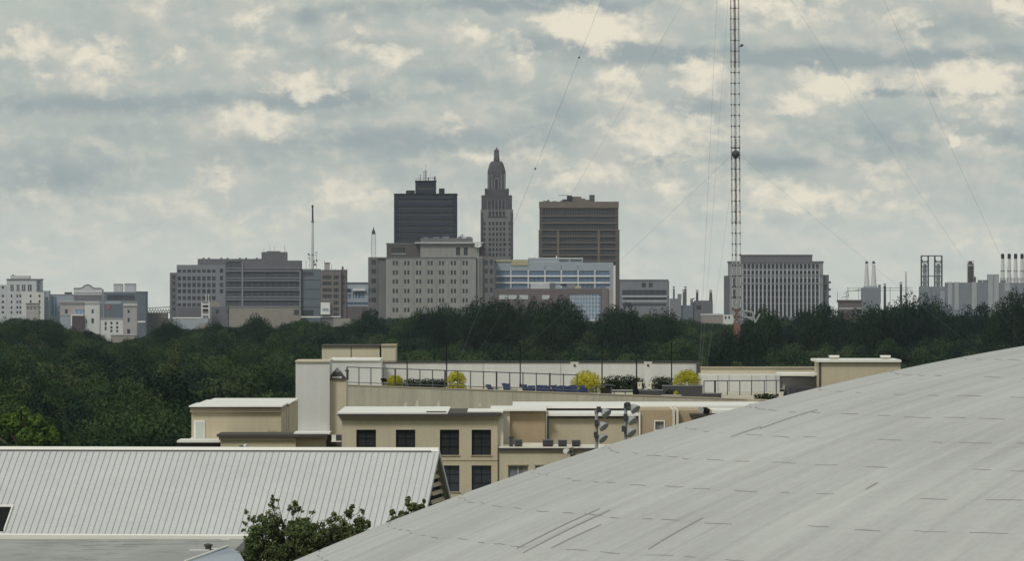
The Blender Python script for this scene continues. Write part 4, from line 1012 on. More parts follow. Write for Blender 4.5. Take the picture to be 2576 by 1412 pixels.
b.block('wall', 950, 913.5, 1760, None, M_['stair_tower'], .6)
b.block('coping', 948, 911, 1763, 914, M_['dark_trim'], .8, -.1); b.block('end_wall', 1754, 914, 1762, None, M_['dark_trim'], 3, -3)
for x in (1024, 1124, 1215, 1308, 1410, 1515, 1602, 1690): b.pane('panel_joint', x, 914, x + .9, 970, M_['steel'], 0, .02)
mb = MB()
for y in (908.6,): mb.tube(P('D', 950, y, 576.3), P('D', 1762, y, 576.3), .03, n=4)
for k in range(28): mb.tube(P('D', 950 + k * 30, 908.6, 576.3), P('D', 950 + k * 30, 911.5, 576.3), .03, n=4)
mb.build('top_rail', M_['rail'], b.r)
GPo = 'black poles along the terrace wall'
for zm, px, y0, lab in (('Z4', 1835, 262, 'short black pole left of the left pair of yellow shrubs gap'), ('Z4', 2133, 148, 'tall black pole beside the second yellow shrub from the left'), ('Z5', 207, 132, 'tall black pole in the middle of the white terrace wall'),
                   ('Z5', 800, 108, 'tall black pole right of the third yellow shrub from the left'), ('Z5', 1050, 236, 'short black pole left of the right white cabinet'), ('Z5', 1305, 120, 'tallest thick black pole beside the rightmost yellow shrub')):
    pd = 573 if zm == 'Z4' else 570
    o = Bd(zm, pd, px, 'pole', lab, 'pole', GPo, base=34.0)
    MB().lathe((o.x(px), pd, 34.0), [(.09, 0), (.09, .3), (.055, .35), (.05, o.z(y0) - 34.0)], 8).build('shaft', M_['black_paint'], o.r)
    MB().lathe((o.x(px), pd, o.z(y0)), [(.07, -.02), (.07, .08), (.03, .12)], 8).build('cap', M_['black_paint'], o.r)
GCab = 'white cabinets on the terrace'
for px0, px1, y0, lab in ((575, 628, 252, 'tall white cabinet behind the third yellow shrub'), (1108, 1160, 250, 'tall white cabinet between the two dark hedges')):
    o = Bd('Z5', 572, (px0 + px1) / 2, 'cabinet', lab, 'cabinet', GCab, base=34.0)
    MB().box(o.x(px0), o.x(px1), 572, 573, 34.0, o.z(y0 + 6)).build('body', M_['white_wall'], o.r); o.block('lid', px0 - 2, y0, px1 + 2, y0 + 7, M_['warm_white'], 1.1, -.05)
    MB().ball((o.x((px0 + px1) / 2), 571.95, o.z(y0 + 24)), .12, 8, 6).build('lamp', M_['dark_trim'], o.r)
# pipe railing on the terrace edge
rl = thing('terrace_railing', tuple(on_wall(1150, .7)), 'grey pipe railing along the edge of the roof terrace', 'railing')
A_, B_ = on_wall(873, .7), on_wall(1452, .7)
mb = MB(); up = Vector((0, 0, 1))
mb.tube(A_ + up * 1.6, B_ + up * 1.5, .045); mb.build('top_rail', M_['rail'], rl)
mb = MB(); mb.tube(A_ + up * .2, B_ + up * .2, .035); mb.build('bottom_rail', M_['rail'], rl)
for k in range(19):
    p = A_.lerp(B_, k / 18); MB().tube((p.x, p.y, 34.0), p + up * 1.6, .05 if k % 4 else .075).build('post', M_['rail'] if k % 4 else M_['steel_dark'], rl)
# shrubs and hedges are planted in p4; planters, lanterns and seats here
GPl = 'dark planter boxes at the right end of the terrace'
for (x0, y0, x1, d_, lab) in ((1070, 452, 1240, 514, 'low dark planter box under the cream lanterns'), (1241, 420, 1530, 518, 'long dark planter box below the rightmost yellow shrub'), (1532, 476, 1666, 508, 'small low dark planter box at the right end of the terrace')):
    o = Bd('Z5', d_, (x0 + x1) / 2, 'planter', lab, 'planter', GPl, base=34.0)
    MB().box(o.x(x0), o.x(x1), d_, d_ + 1.6, 34.0, o.z(y0 + 8)).build('box', M_['planter'], o.r)
    MB().box(o.x(x0) - .05, o.x(x1) + .05, d_ - .05, d_ + 1.65, o.z(y0 + 8), o.z(y0)).build('rim', M_['steel'], o.r)
GLa = 'cream lanterns on the planter'
for x0, lab in ((1060, 'left of the two square cream lanterns on the dark planter'), (1130, 'right of the two square cream lanterns on the dark planter')):
    o = Bd('Z5', 514.5, x0 + 15, 'lantern', lab, 'lantern', GLa, base=PZ('Z5', 452, 514.5))
    o.block('body', x0, 404, x0 + 28, 446, M_['cream_lantern'], .9); o.block('base', x0 + 3, 446, x0 + 25, 452, M_['planter'], .7, .1); o.block('lid', x0 - 2, 399, x0 + 30, 405, M_['cream_lantern'], 1.0, -.05); o.pane('window', x0 + 10, 412, x0 + 15, 424, M_['dark_trim'], 0, .04)
o = Bd('Z5', 516, 1047, 'litter_bin', 'small black bin left of the cream lanterns', 'bin', base=34.0)
MB().lathe((o.x(1047), 516, 34.0), [(.26, 0), (.30, 1.0), (.32, 1.05), (.32, 1.12), (.16, 1.32), (.05, 1.36)], 12).build('body', M_['black_paint'], o.r)
o = Bd('Z5', 521, 810, 'shade_canopy', 'low dark curved shade canopy on thin legs beside the blue loungers', 'canopy', base=34.0)
mb = MB(); arc = [(722, 452), (745, 440), (770, 426), (800, 418), (840, 415), (875, 416), (900, 424)]
mb.prism([(o.x(p[0]), o.z(p[1])) for p in arc] + [(o.x(p[0]), o.z(p[1] + 7)) for p in reversed(arc)], 521, 523.2); mb.build('roof', M_['steel_dark'], o.r)
for px in (760, 868):
    for dy in (.1, 2.0): MB().tube((o.x(px), 521 + dy, 34.0), (o.x(px), 521 + dy, o.z(426)), .05).build('leg', M_['rail'], o.r)
MB().box(o.x(790), o.x(862), 521.6, 522.6, 34.0, o.z(438)).build('counter', M_['dark_trim'], o.r)
o = Bd('Z5', 519.5, 960, 'bench', 'long pale bench between the shade canopy and the dark planter', 'bench', base=34.0)
o.block('seat', 872, 452, 1062, 460, M_['galvanised'], .6)
for px in (885, 965, 1045): o.block('leg', px, 460, px + 8, 486, M_['rail'], .5, .05)
GCh = 'blue sling loungers along the terrace edge'
def lounger(xd, back, ang, lab):
    p = on_wall(xd, back)
    mb = MB()
    def q(u, v, z): return Vector((u * math.cos(ang) - v * math.sin(ang), u * math.sin(ang) + v * math.cos(ang), z))
    mb.hexa([q(-.32, -.5, .36), q(.32, -.5, .36), q(.32, .35, .32), q(-.32, .35, .32), q(-.32, -.5, .42), q(.32, -.5, .42), q(.32, .35, .38), q(-.32, .35, .38)])
    mb.hexa([q(-.32, .35, .34), q(.32, .35, .34), q(.32, .42, .36), q(-.32, .42, .36), q(-.32, .75, 1.05), q(.32, .75, 1.05), q(.32, .82, 1.03), q(-.32, .82, 1.03)])
    for su in (-.3, .3):
        mb.tube(q(su, -.45, 0), q(su, -.42, .4), .03, n=5); mb.tube(q(su, .4, 0), q(su, .3, .4), .03, n=5); mb.tube(q(su, -.4, .55), q(su, .5, .62), .03, n=5)
    o = mb.build('lounger', M_['blue_sling'])
    o.location = (p.x, p.y, 34.0); o.scale = (1, 1, random.uniform(.72, .9)); o.rotation_euler = (0, 0, random.uniform(-.5, .5))
    tag(o, lab, 'lounger', GCh)
def Z5D(x): return 1236.9 + x * .3468
for k, x in enumerate((18, 112, 140, 268, 290, 350, 375)):
    lounger(Z5D(x), 1.9, .5, ('single blue lounger at the left end of the row', 'left lounger of the first close pair of blue loungers', 'right lounger of the first close pair of blue loungers', 'left lounger of the second close pair of blue loungers', 'right lounger of the second close pair of blue loungers', 'left lounger of the third close pair of blue loungers', 'right lounger of the third close pair of blue loungers')[k])
for k in range(14): lounger(Z5D(425 + 21 * k), 1.6 + (k % 2) * 1.6, .5 + .3 * (k % 3), 'blue lounger in the crowded group before the third yellow shrub')
# right wing of the terrace
b = Bd('Z5', 548, 1900, 'terrace_wing', 'low white wall under a beige parapet at the right of the roof terrace', 'building', GB)
b.block('wall', 1524, 346, 2090, None, M_['white_wall'], 12); b.block('parapet', 1520, 292, 2372, 352, M_['penthouse'], 2, 8); b.block('parapet_cap', 1516, 286, 2374, 294, M_['beige_stucco_trim'], 2.4, 7.8)
b.block('wall', 2091, 362, 2378, 445, M_['white_wall'], 10, .6); b.block('canopy', 2094, 334, 2374, 349, M_['flashing'], 9, -2); b.block('dark_base', 2150, 434, 2384, None, M_['planter'], 6, -6)
for x in (1640, 1720, 1885, 1990, 2060): b.pane('wall_joint', x, 346, x + 3, 500, M_['steel'], 0, .03)
b.pane('door', 1900, 350, 1938, 470, M_['stair_tower'], 0, .06)
o = Bd('Z5', 530, 1850, 'railing', 'thin railing in front of the white wall right of the planters', 'railing', base=33.6)
MB().tube(P('Z5', 1540, 388, 530), P('Z5', 2150, 384, 530), .045).build('top_rail', M_['rail'], o.r)
for x in (1540, 1620, 1710, 1800, 1885, 1978, 2065, 2150): MB().tube((o.x(x), 530, o.z(510)), (o.x(x), 530, o.z(386)), .08 if x == 1620 else .045).build('post', M_['black_paint'] if x == 1620 else M_['rail'], o.r)
b = Bd('Z7', 540, 1740, 'beige_block', 'beige box with a white roof and two roof vents, half hidden by the dome', 'building', GB)
b.block('wall', 1536, 106, 1946, None, M_['beige_stucco'], 10); b.block('roof', 1518, 95, 1950, 107, M_['flashing'], 10.8, -.4)
b.pane('corner_trim', 1530, 107, 1540, 260, M_['dark_trim'], 0, .1)
for x in (1588, 1850): b.block('roof_vent', x, 80, x + 42, 96, M_['warm_white'], 1.2, 3); b.block('vent_lid', x - 4, 73, x + 46, 81, M_['flashing'], 1.5, 2.8)
# recessed beige wing with white roofs
b = Bd('Z5', 466, 900, 'beige_block', 'beige and brown wing under long white roofs beside the dome', 'building', GB)
b.block('upper_wall', 160, 590, 1990, None, M_['beige_stucco'], 14, 13); b.block('shadow_strip', 200, 586, 1900, 592, M_['dark_trim'], 15, 12.4); b.block('roof', 152, 568, 1995, 587, M_['flashing'], 16, 12)  # dark strip under the roof edge is painted-in shadow
b.block('wall', 132, 612, 388, None, M_['orange_stucco'], 12); b.block('wall', 42, 606, 131, None, M_['warm_white'], 12.4, -.4)
b.block('roof', -10, 592, 398, 607, M_['flashing'], 12.4, -.8); b.pane('downpipe', 392, 607, 402, 860, M_['flashing'], .5, .15)
b.block('wall', 412, 656, 1062, None, M_['beige_stucco'], 11, 1); b.block('cornice', 408, 642, 1064, 658, M_['dark_trim'], 11.2, .7); b.block('roof', 404, 626, 1066, 643, M_['flashing'], 11.4, .4)
b.pane('downpipe', 404, 610, 409, 870, M_['black_paint'], 1, .2); b.pane('downpipe', 1066, 616, 1078, 820, M_['flashing'], 0, .3)
b.block('wall', 1080, 600, 1310, None, M_['orange_stucco'], 12, 0, [(1186, 682, 1248, 742)], .2, G_['pale'])
for (x0, y0, x1, y1) in ((1178, 674, 1256, 682), (1178, 742, 1256, 750), (1178, 682, 1186, 742), (1248, 682, 1256, 742)): b.pane('window_frame', x0, y0, x1, y1, M_['flashing'], 0, .08)
b.block('pilaster', 1311, 596, 1330, None, M_['warm_white'], 12, -.3); b.block('pilaster', 1338, 596, 1356, None, M_['warm_white'], 12, -.3); b.block('wall', 1357, 602, 1600, None, M_['orange_stucco'], 11.4, .4)
b.block('eave', 1440, 626, 1640, 640, M_['dark_trim'], 4, -2); b.block('eave_soffit', 1470, 640, 1600, 652, M_['beige_stucco_trim'], 3, -1.6); b.block('eave_roof', 1600, 600, 1800, 622, M_['flashing'], 8, -1)
b = Bd('Z5', 462, 1540, 'floodlight', 'black twin floodlight on the roof edge close to the dome', 'floodlight')
mb = MB().tube(P('Z5', 1545, 626, 462), P('Z5', 1550, 600, 462), .09); mb.tube(P('Z5', 1520, 598, 462), P('Z5', 1572, 606, 462), .06); mb.build('bracket', M_['black_paint'], b.r)
for x, y, mk in ((1525, 594, 'lamp_glass'), (1552, 596, 'black_paint'), (1568, 606, 'black_paint')): mb = MB().tube(P('Z5', x + 6, y - 6, 462), P('Z5', x - 8, y + 4, 461.6), .12, .24, 10); mb.build('lamp_head', M_[mk], b.r)
# lower front wing with condensers on its roof
b = Bd('Z5', 454, 420, 'beige_block', 'low beige block with a dark roof edge carrying a row of condensers', 'building', GB)
b.block('wall', 52, 886, 900, None, M_['beige_stucco'], 10, 0, [(120, 1002, 262, 1090), (316, 1002, 394, 1090)], .25, G_['pale'])
for (x0, x1) in ((120, 262), (316, 394)): b.pane('window_frame', x0 - 5, 994, x1 + 5, 1002, M_['beige_stucco_trim'], 0, .08); b.pane('mullion', (x0 + x1) / 2 - 2, 1002, (x0 + x1) / 2 + 2, 1090, M_['flashing'], .25, .05)
b.block('roof_edge', 48, 876, 905, 887, M_['dark_trim'], 10.4, -.3); b.block('roof', 52, 873, 900, 877, M_['warm_white'], 9.6, .1)
b.pane('cornice', 54, 900, 898, 908, M_['beige_stucco_trim'], 0, .08); b.pane('wall_joint', 44, 880, 50, 1130, M_['dark_trim'], 0, .1)
b.block('roof_curb', 228, 838, 372, 872, M_['warm_white'], .5, 7)
GAC = 'condensers on the low roof'
for (x0, x1, y0, lab) in ((126, 156, 796, 'tall narrow black unit at the left end of the condensers'), (166, 222, 812, 'square dark condenser next to the tall narrow unit'), (370, 446, 814, 'widest condenser, in the middle of the row'), (482, 546, 816, 'condenser with a slanted top, second from the right'), (582, 642, 817, 'rightmost condenser in the row on the low roof')):
    o = Bd('Z5', 457, (x0 + x1) / 2, 'condenser', lab, 'air conditioner', GAC, base=PZ('Z5', 873, 454.1))
    zb = PZ('Z5', 873, 454.1)
    MB().box(o.x(x0), o.x(x1), 457, 457.9, zb + .06, o.z(y0 + 4)).build('case', M_['ac_unit'], o.r)
    MB().box(o.x(x0) - .03, o.x(x1) + .03, 456.97, 457.93, o.z(y0 + 4), o.z(y0)).build('lid', M_['steel'] if x0 != 126 else M_['black_paint'], o.r)
    mb = MB()
    for q in range(4): mb.box(o.x(x0 + 6), o.x(x1 - 6), 456.96, 456.99, zb + (o.z(y0) - zb) * (.2 + q * .18), zb + (o.z(y0) - zb) * (.26 + q * .18))
    mb.build('louvre', M_['steel_dark'], o.r)
    MB().box(o.x(x0 + 3), o.x(x1 - 3), 457.05, 457.85, zb - .003, zb + .06).build('feet', M_['black_paint'], o.r)
    if x0 in (370, 582): MB().box(o.x(x1) + .02, o.x(x1) + .10, 457.1, 457.8, zb + .1, o.z(y0 + 8)).build('coil', M_['galvanised'], o.r)
b = Bd('Z5', 452, 570, 'floodlight', 'floodlight on a bracket below the condensers', 'floodlight')
mb = MB().tube(P('Z5', 585, 884, 453.9), P('Z5', 585, 935, 453.2), .2, .14); mb.tube(P('Z5', 545, 893, 453), P('Z5', 585, 897, 453.5), .07); mb.build('bracket', M_['dark_trim'], b.r)
mb = MB().tube(P('Z5', 556, 890, 452.6), P('Z5', 534, 898, 452.2), .1, .2, 10); mb.build('lamp_head', M_['flashing'], b.r)
# two sports floodlight masts behind the dome
GLm = 'floodlight masts behind the dome'
def light_mast(x, y0, lamps, lab):
    d = 330.0
    o = Bd('Z5', d, x, 'light_mast', lab, 'light mast', GLm)
    mb = MB().tube((o.x(x), d, gz(d) - .3), (o.x(x), d, o.z(y0)), .16, .085, 8); mb.build('pole', M_['galvanised'], o.r)
    mb = MB()
    for k in range(9):
        y = y0 + 18 + k * 34
        mb.tube(P('Z5', x - 10, y, d), P('Z5', x + 12, y + 6, d), .05, n=5)
    mb.build('pole_step', M_['steel'], o.r)
    for (lx, ly, s_) in lamps:
        a = P('Z5', x, ly - 14, d); e = P('Z5', lx - 10, ly - 6, d - .25)
        mb = MB().tube(a, e, .06, n=6); mb.tube(P('Z5', x - 14, ly - 2, d), P('Z5', x + 14, ly - 10, d), .09, n=6); arm = mb.build('arm', M_['steel'], o.r)
        c0 = P('Z5', lx, ly, d - .3); dr = Vector((.55, -.45, -.62)).normalized()
        mb = MB().tube(c0 - dr * .22 * s_, c0 + dr * .02, .10 * s_, .24 * s_, 14); mb.tube(c0 + dr * .02, c0 + dr * .10 * s_, .24 * s_, .26 * s_, 14)
        hd = mb.build('lamp_head', M_['galvanised'], o.r)
        MB().tube(c0 + dr * (.10 * s_ + .004), c0 + dr * (.10 * s_ + .02), .22 * s_, .22 * s_, 14).build('lens', M_['lamp_glass'], hd)
        MB().box(c0.x - .42 * s_, c0.x - .22 * s_, c0.y - .1, c0.y + .15, c0.z + .02, c0.z + .30 * s_).build('ballast', M_['steel_dark'], o.r)
light_mast(760, 598, [(826, 620, 1.15), (808, 715, 1.1), (803, 802, 1.1)], 'shorter left floodlight mast with three round lamps')
light_mast(972, 546, [(1036, 588, 1.15), (1018, 672, 1.1), (1008, 760, 1.15)], 'taller right floodlight mast with three round lamps and a black box')
mb = MB().box(PX('Z5', 960, 330), PX('Z5', 1008, 330), 329.7, 330.2, PZ('Z5', 572, 330), PZ('Z5', 550, 330)); bx = mb.build('control_box', M_['black_paint'], bpy.data.objects['light_mast.001'])
# ------------------------------------------------------------------ white standing-seam metal roof
PHI = R_(5.4); RW, RL = 8.0, 27.0
PR = P('Z6', 2175, 134, 290.0)
rd = Vector((-math.cos(PHI), math.sin(PHI), 0)); dn = Vector((-math.sin(PHI), -math.cos(PHI), 0))
ZE = PZ('Z6', 554, 282.2)
def rp(s_, t, up_=0.0, back=False):
    k = -1 if back else 1
    return PR + rd * s_ + dn * (RW * t * k) + Vector((0, 0, (ZE - PR.z) * t + up_))
mt('metal_roof', (0.56, 0.565, 0.56), var=0.07, scale=0.3, grain=0.07, rough=0.5, streak=0.03)
mt('seam_shade', (0.40, 0.41, 0.43), var=0.12, scale=0.5, rough=0.5)  # ribs coloured darker than the sheets to stand in for their shading
mr_ = thing('metal_roof_building', (PR.x - 12, 290, gz(290)), 'long building with a white standing-seam metal gable roof', 'building')
for bk, nm in ((False, 'roof_slope'), (True, 'roof_slope')):
    a, c_, e, f_ = rp(0, 0, 0, bk), rp(RL, 0, 0, bk), rp(RL, 1.02, 0, bk), rp(0, 1.02, 0, bk)
    lo_ = Vector((0, 0, -.12))
    MB().hexa([a + lo_, c_ + lo_, e + lo_, f_ + lo_, a, c_, e, f_]).build(nm, M_['metal_roof'], mr_)
mb = MB(); s_ = .14
while s_ < RL:
    a, e = rp(s_, .012, .004), rp(s_, 1.018, .004); w = rd * .009; u = Vector((0, 0, .04))
    mb.hexa([a - w, a + w, e + w, e - w, a - w + u, a + w + u, e + w + u, e - w + u]); s_ += .298
mb.build('standing_seams', M_['seam_shade'], mr_)
mb = MB(); a, e = rp(0, -.0, .10), rp(RL, 0, .10)
mb.hexa([rp(-.03, .028, .03), rp(RL, .028, .03), rp(RL, .028, .03, True), rp(-.03, .028, .03, True), rp(-.03, .012, .16), rp(RL, .012, .16), rp(RL, .012, .16, True), rp(-.03, .012, .16, True)]); mb.build('ridge_cap', M_['flashing'], mr_)
mb = MB(); mb.hexa([rp(.3, .0325, .055), rp(RL, .0325, .055), rp(RL, .028, .055), rp(.3, .028, .055), rp(.3, .0325, .075), rp(RL, .0325, .075), rp(RL, .028, .075), rp(.3, .028, .075)]); mb.build('ridge_seal', M_['dark_trim'], mr_)
mb = MB(); mb.hexa([rp(-.05, 1.02, -.18), rp(RL, 1.02, -.18), rp(RL, 1.035, -.18), rp(-.05, 1.035, -.18), rp(-.05, 1.02, .05), rp(RL, 1.02, .05), rp(RL, 1.035, .05), rp(-.05, 1.035, .05)]); mb.build('gutter', M_['flashing'], mr_)
for bk in (False, True):
    mb = MB(); mb.hexa([rp(-.07, 0, -.22, bk), rp(-.003, 0, -.22, bk), rp(-.003, 1.02, -.22, bk), rp(-.07, 1.02, -.22, bk), rp(-.07, 0, .04, bk), rp(-.003, 0, .04, bk), rp(-.003, 1.02, .04, bk), rp(-.07, 1.02, .04, bk)]); mb.build('bargeboard', M_['metal_roof'], mr_)
a, e, g_ = rp(.35, 0, -.25), rp(.35, .97, -.25), rp(.35, .97, -.25, True); zf = gz(290) - .4
mb = MB(); mb.add([a, e, g_, Vector((g_.x, g_.y, zf)), Vector((e.x, e.y, zf))], [(0, 1, 4, 3, 2)]); mb.build('gable_wall', M_['beige_stucco'], mr_)
mb = MB()
for k in range(7):
    t0 = .14 + k * .115
    q0, q1 = rp(.22, t0 * .92, 0), rp(.22, t0 * .92, 0, True); zz = q0.z - .32
    q0 = q0.lerp(q1, .35)
    mb.hexa([(q0.x, q0.y, zz - .18), (q0.x + .1, q0.y, zz - .18), (q1.x + .1, q1.y, zz - .18), (q1.x, q1.y, zz - .18), (q0.x, q0.y, zz), (q0.x + .02, q0.y, zz), (q1.x + .02, q1.y, zz), (q1.x, q1.y, zz)])
mb.build('louvre', M_['beige_stucco_trim'], mr_)
mb = MB(); q = [rp(.30, .08, -.3), rp(.30, .95, -.3), rp(.30, .95, -.3, True), rp(.30, .08, -.3, True)]; q[1] = q[1].lerp(q[2], .32); q[0] = q[0].lerp(q[3], .4); mb.add(q, [(0, 1, 2, 3)]); mb.build('louvre_backing', M_['black_paint'], mr_)
for sy in (False, True):
    c1, c2 = rp(.5, .95, -.2, sy), rp(RL - .2, .95, -.2, sy)
    mb = MB(); o_ = dn * (.25 if not sy else -.25)
    mb.hexa([(c1.x, c1.y, zf), (c2.x, c2.y, zf), (c2.x - o_.x, c2.y - o_.y, zf), (c1.x - o_.x, c1.y - o_.y, zf), c1, c2, c2 - o_, c1 - o_]); mb.build('wall', M_['beige_stucco'], mr_)
s0 = 0.0
for k in range(4000):
    s0 = k * .0075; p_ = rp(s0, .71)
    if 1288 + p_.x / p_.y * F < 60 * .5068: break
sO = s0
mb = MB(); mb.hexa([rp(sO, .71, .02), rp(sO + 2, .71, .02), rp(sO + 2, .985, .02), rp(sO, .985, .02), rp(sO, .71, .05), rp(sO + 2, .71, .05), rp(sO + 2, .985, .05), rp(sO, .985, .05)]); mb.build('roof_hatch', M_['black_paint'], mr_)
mb = MB(); mb.hexa([rp(sO - .06, .70, .02), rp(sO, .70, .02), rp(sO, .99, .02), rp(sO - .06, .99, .02), rp(sO - .06, .70, .14), rp(sO, .70, .14), rp(sO, .99, .14), rp(sO - .06, .99, .14)])
mb.hexa([rp(sO, .70, .06), rp(sO + 2, .70, .06), rp(sO + 2, .712, .06), rp(sO, .712, .06), rp(sO, .70, .12), rp(sO + 2, .70, .12), rp(sO + 2, .712, .12), rp(sO, .712, .12)]); mb.build('hatch_curb', M_['flashing'], mr_)
# flat grey roof below it
ZR = PZ('Z6', 568, 283.6); mt('roof_stain', (0.20, 0.198, 0.19), var=.2, scale=.6)
fr = thing('flat_roof_building', (-26, 262, gz(262)), 'weathered grey flat roof in front of the white metal roof', 'building')
MB().box(-45.7, -12.6, 246.3, 281.4, gz(262) - .4, ZR - .4).build('wall', M_['beige_stucco'], fr)
random.seed(8); mb = MB().box(-46, -12.3, 246, 281.6, ZR - .4, ZR)
for k in range(70):
    d_ = 256 + random.random() * 24; x_ = -23 + random.random() * 10.5; l_ = random.uniform(.4, 2.0); w_ = random.uniform(.04, .16); j = random.uniform(-.1, .1)
    mb.add([(x_, d_, ZR + .006), (x_ + l_, d_ + j, ZR + .006), (x_ + l_ * .8, d_ + w_ + j, ZR + .006), (x_ + l_ * .1, d_ + w_, ZR + .006)], [(0, 1, 2, 3)])
fo = mb.build('roof', M_['grey_flat_roof'], fr); fo.data.materials.append(M_['roof_stain']); fo.data.polygons.foreach_set('material_index', [0] * 6 + [1] * (len(mb.f) - 6))
mb = MB()
for (px, py, l_, w_) in ((990, 634, .9, .5), (1060, 628, .5, .4), (1120, 580, .4, .5)):
    d_ = (CAMZ - ZR) / ((1065 + py * .5068 - 706) / F); x_ = PX('Z6', px, d_); mb.box(x_ - l_ / 2, x_ + l_ / 2, d_ - w_, d_ + w_, ZR + .004, ZR + .03)
mb.build('pale_patch', M_['white_wall'], fr)
d_ = (CAMZ - ZR) / ((1065 + 632 * .5068 - 706) / F)
mb = MB(); mb.lathe((PX('Z6', 1034, d_), d_, ZR), [(.14, 0), (.14, .16), (.2, .18), (.2, .24), (.05, .3)], 10); o = mb.build('roof_vent', M_['dark_trim'], fr)
p1, p2, p3, p4 = P('Z6', 918, 700, 257), P('Z6', 1130, 616, 268), P('Z6', 1186, 640, 268), P('Z6', 1215, 705, 257)
sk = thing('roof_monitor', (p2.x, 260, ZR), 'low blue-grey sloping metal sheet with a white edge on the grey flat roof', 'skylight')
mb = MB(); zz = ZR + .004
mb.hexa([(p1.x, p1.y, zz), (p4.x, p4.y, zz), (p3.x, p3.y, zz), (p2.x, p2.y, zz), (p1.x, p1.y, zz + .08), (p4.x, p4.y, zz + .08), p3, p2]); mb.build('sheet', M_['skylight'], sk)
mb = MB().tube(Vector((p1.x, p1.y, zz + .10)), p2 + Vector((0, 0, .03)), .05); mb.build('edge_trim', M_['flashing'], sk)

# ------------------------------------------------------------------ the great grey dome roof
DX, DY, DZC, DR, DRIM = 40.104, 230.0, CAMZ - 123.592, 122.85, 54.0
dm = thing('dome_building', (DX, DY, gz(DY)), 'huge shallow pale grey dome roof filling the lower right', 'dome')
def dz(r): return DZC + math.sqrt(DR * DR - r * r)
nr, na = 70, 240
vs = [(DX, DY, dz(0))]; fs = []
for i in range(1, nr + 1):
    r = DRIM * i / nr
    for k in range(na):
        t = 2 * math.pi * k / na; vs.append((DX + r * math.cos(t), DY + r * math.sin(t), dz(r)))
for k in range(na): fs.append((0, 1 + k, 1 + (k + 1) % na))
for i in range(nr - 1):
    for k in range(na): a = 1 + i * na; fs.append((a + k, a + na + k, a + na + (k + 1) % na, a + (k + 1) % na))
def dome_mat():
    A = Mat('dome_membrane')
    t_ = A.n('ShaderNodeTexCoord'); sp = A.n('ShaderNodeSeparateXYZ'); A.l(t_.outputs['Object'], sp.inputs[0])
    def m(op, a, b_=None):
        n = A.n('ShaderNodeMath', operation=op)
        for i_, v in enumerate((a, b_)):
            if v is None: continue
            if isinstance(v, (int, float)): n.inputs[i_].default_value = v
            else: A.l(v, n.inputs[i_])
        return n.outputs[0]
    r = m('POWER', m('ADD', m('MULTIPLY', sp.outputs[0], sp.outputs[0]), m('MULTIPLY', sp.outputs[1], sp.outputs[1])), .5)
    th = m('ARCTAN2', sp.outputs[1], m('MULTIPLY', sp.outputs[0], 1.0))
    th = m('ARCTAN2', m('MULTIPLY', sp.outputs[1], -1.0), m('MULTIPLY', sp.outputs[0], -1.0))     # seam on the far right side
    def nz(ku, kv, det, ro=.55):
        c_ = A.n('ShaderNodeCombineXYZ'); A.l(m('MULTIPLY', th, ku), c_.inputs[0]); A.l(m('MULTIPLY', r, kv), c_.inputs[1])
        n = A.n('ShaderNodeTexNoise'); A.l(c_.outputs[0], n.inputs['Vector']); n.inputs['Scale'].default_value = 1.0; n.inputs['Detail'].default_value = det; n.inputs['Roughness'].default_value = ro
        return n.outputs[0]
    streak = nz(38, .055, 4); streak2 = nz(110, .16, 3); blot = A.n('ShaderNodeTexNoise'); A.l(t_.outputs['Object'], blot.inputs['Vector']); blot.inputs['Scale'].default_value = .16; blot.inputs['Detail'].default_value = 5
    grain = A.n('ShaderNodeTexNoise'); A.l(t_.outputs['Object'], grain.inputs['Vector']); grain.inputs['Scale'].default_value = 4.0; grain.inputs['Detail'].default_value = 4
    v = m('ADD', m('ADD', m('MULTIPLY', m('SUBTRACT', streak, .5), .46), m('MULTIPLY', m('SUBTRACT', streak2, .5), .22)), m('ADD', m('MULTIPLY', m('SUBTRACT', blot.outputs[0], .5), .34), m('MULTIPLY', m('SUBTRACT', grain.outputs[0], .5), .22)))
    # scattered long radial stains
    stain = A.n('ShaderNodeMapRange'); A.l(nz(62, .05, 2), stain.inputs[0]); stain.inputs[1].default_value = .64; stain.inputs[2].default_value = .78
    v = m('SUBTRACT', v, m('MULTIPLY', stain.outputs[0], .14))
    # faint continuous laps of the membrane sheets: rings and radii
    ring = m('LESS_THAN', m('ABSOLUTE', m('SUBTRACT', m('MODULO', m('SUBTRACT', r, 13.65), 2.7), 1.35)), .03)
    rad_ = m('LESS_THAN', m('ABSOLUTE', m('SUBTRACT', m('MODULO', m('ADD', m('MULTIPLY', th, 30.0), 300.0), 1.0), .5)), .022)
    v = m('SUBTRACT', v, m('ADD', m('MULTIPLY', ring, .05), m('MULTIPLY', rad_, .03)))
    sc = A.n('ShaderNodeVectorMath', operation='SCALE'); sc.inputs[0].default_value = (.452, .455, .442); A.l(m('ADD', v, 1.0), sc.inputs['Scale'])
    A.l(sc.outputs[0], A.b.inputs['Base Color']); A.b.inputs['Roughness'].default_value = .8; A.b.inputs['Specular IOR Level'].default_value = .25
    bm = A.n('ShaderNodeBump'); bm.inputs['Strength'].default_value = .35; bm.inputs['Distance'].default_value = .25
    A.l(m('ADD', m('MULTIPLY', streak, .6), m('MULTIPLY', streak2, .25)), bm.inputs['Height']); A.l(bm.outputs[0], A.b.inputs['Normal'])
    return A.m
dome_mb = MB().add(vs, fs); n_dome = len(fs)
MB().lathe((DX, DY, 0), [(DRIM - .6, gz(DY) - .4), (DRIM - .6, dz(DRIM) - .1)], 120).build('drum_wall', M_['beige_stucco'], dm, smooth=True)
MB().lathe((DX, DY, dz(DRIM)), [(DRIM + .25, -.5), (DRIM + .25, .05), (DRIM - .02, .06)], 120).build('eave', M_['dark_trim'], dm, smooth=True)
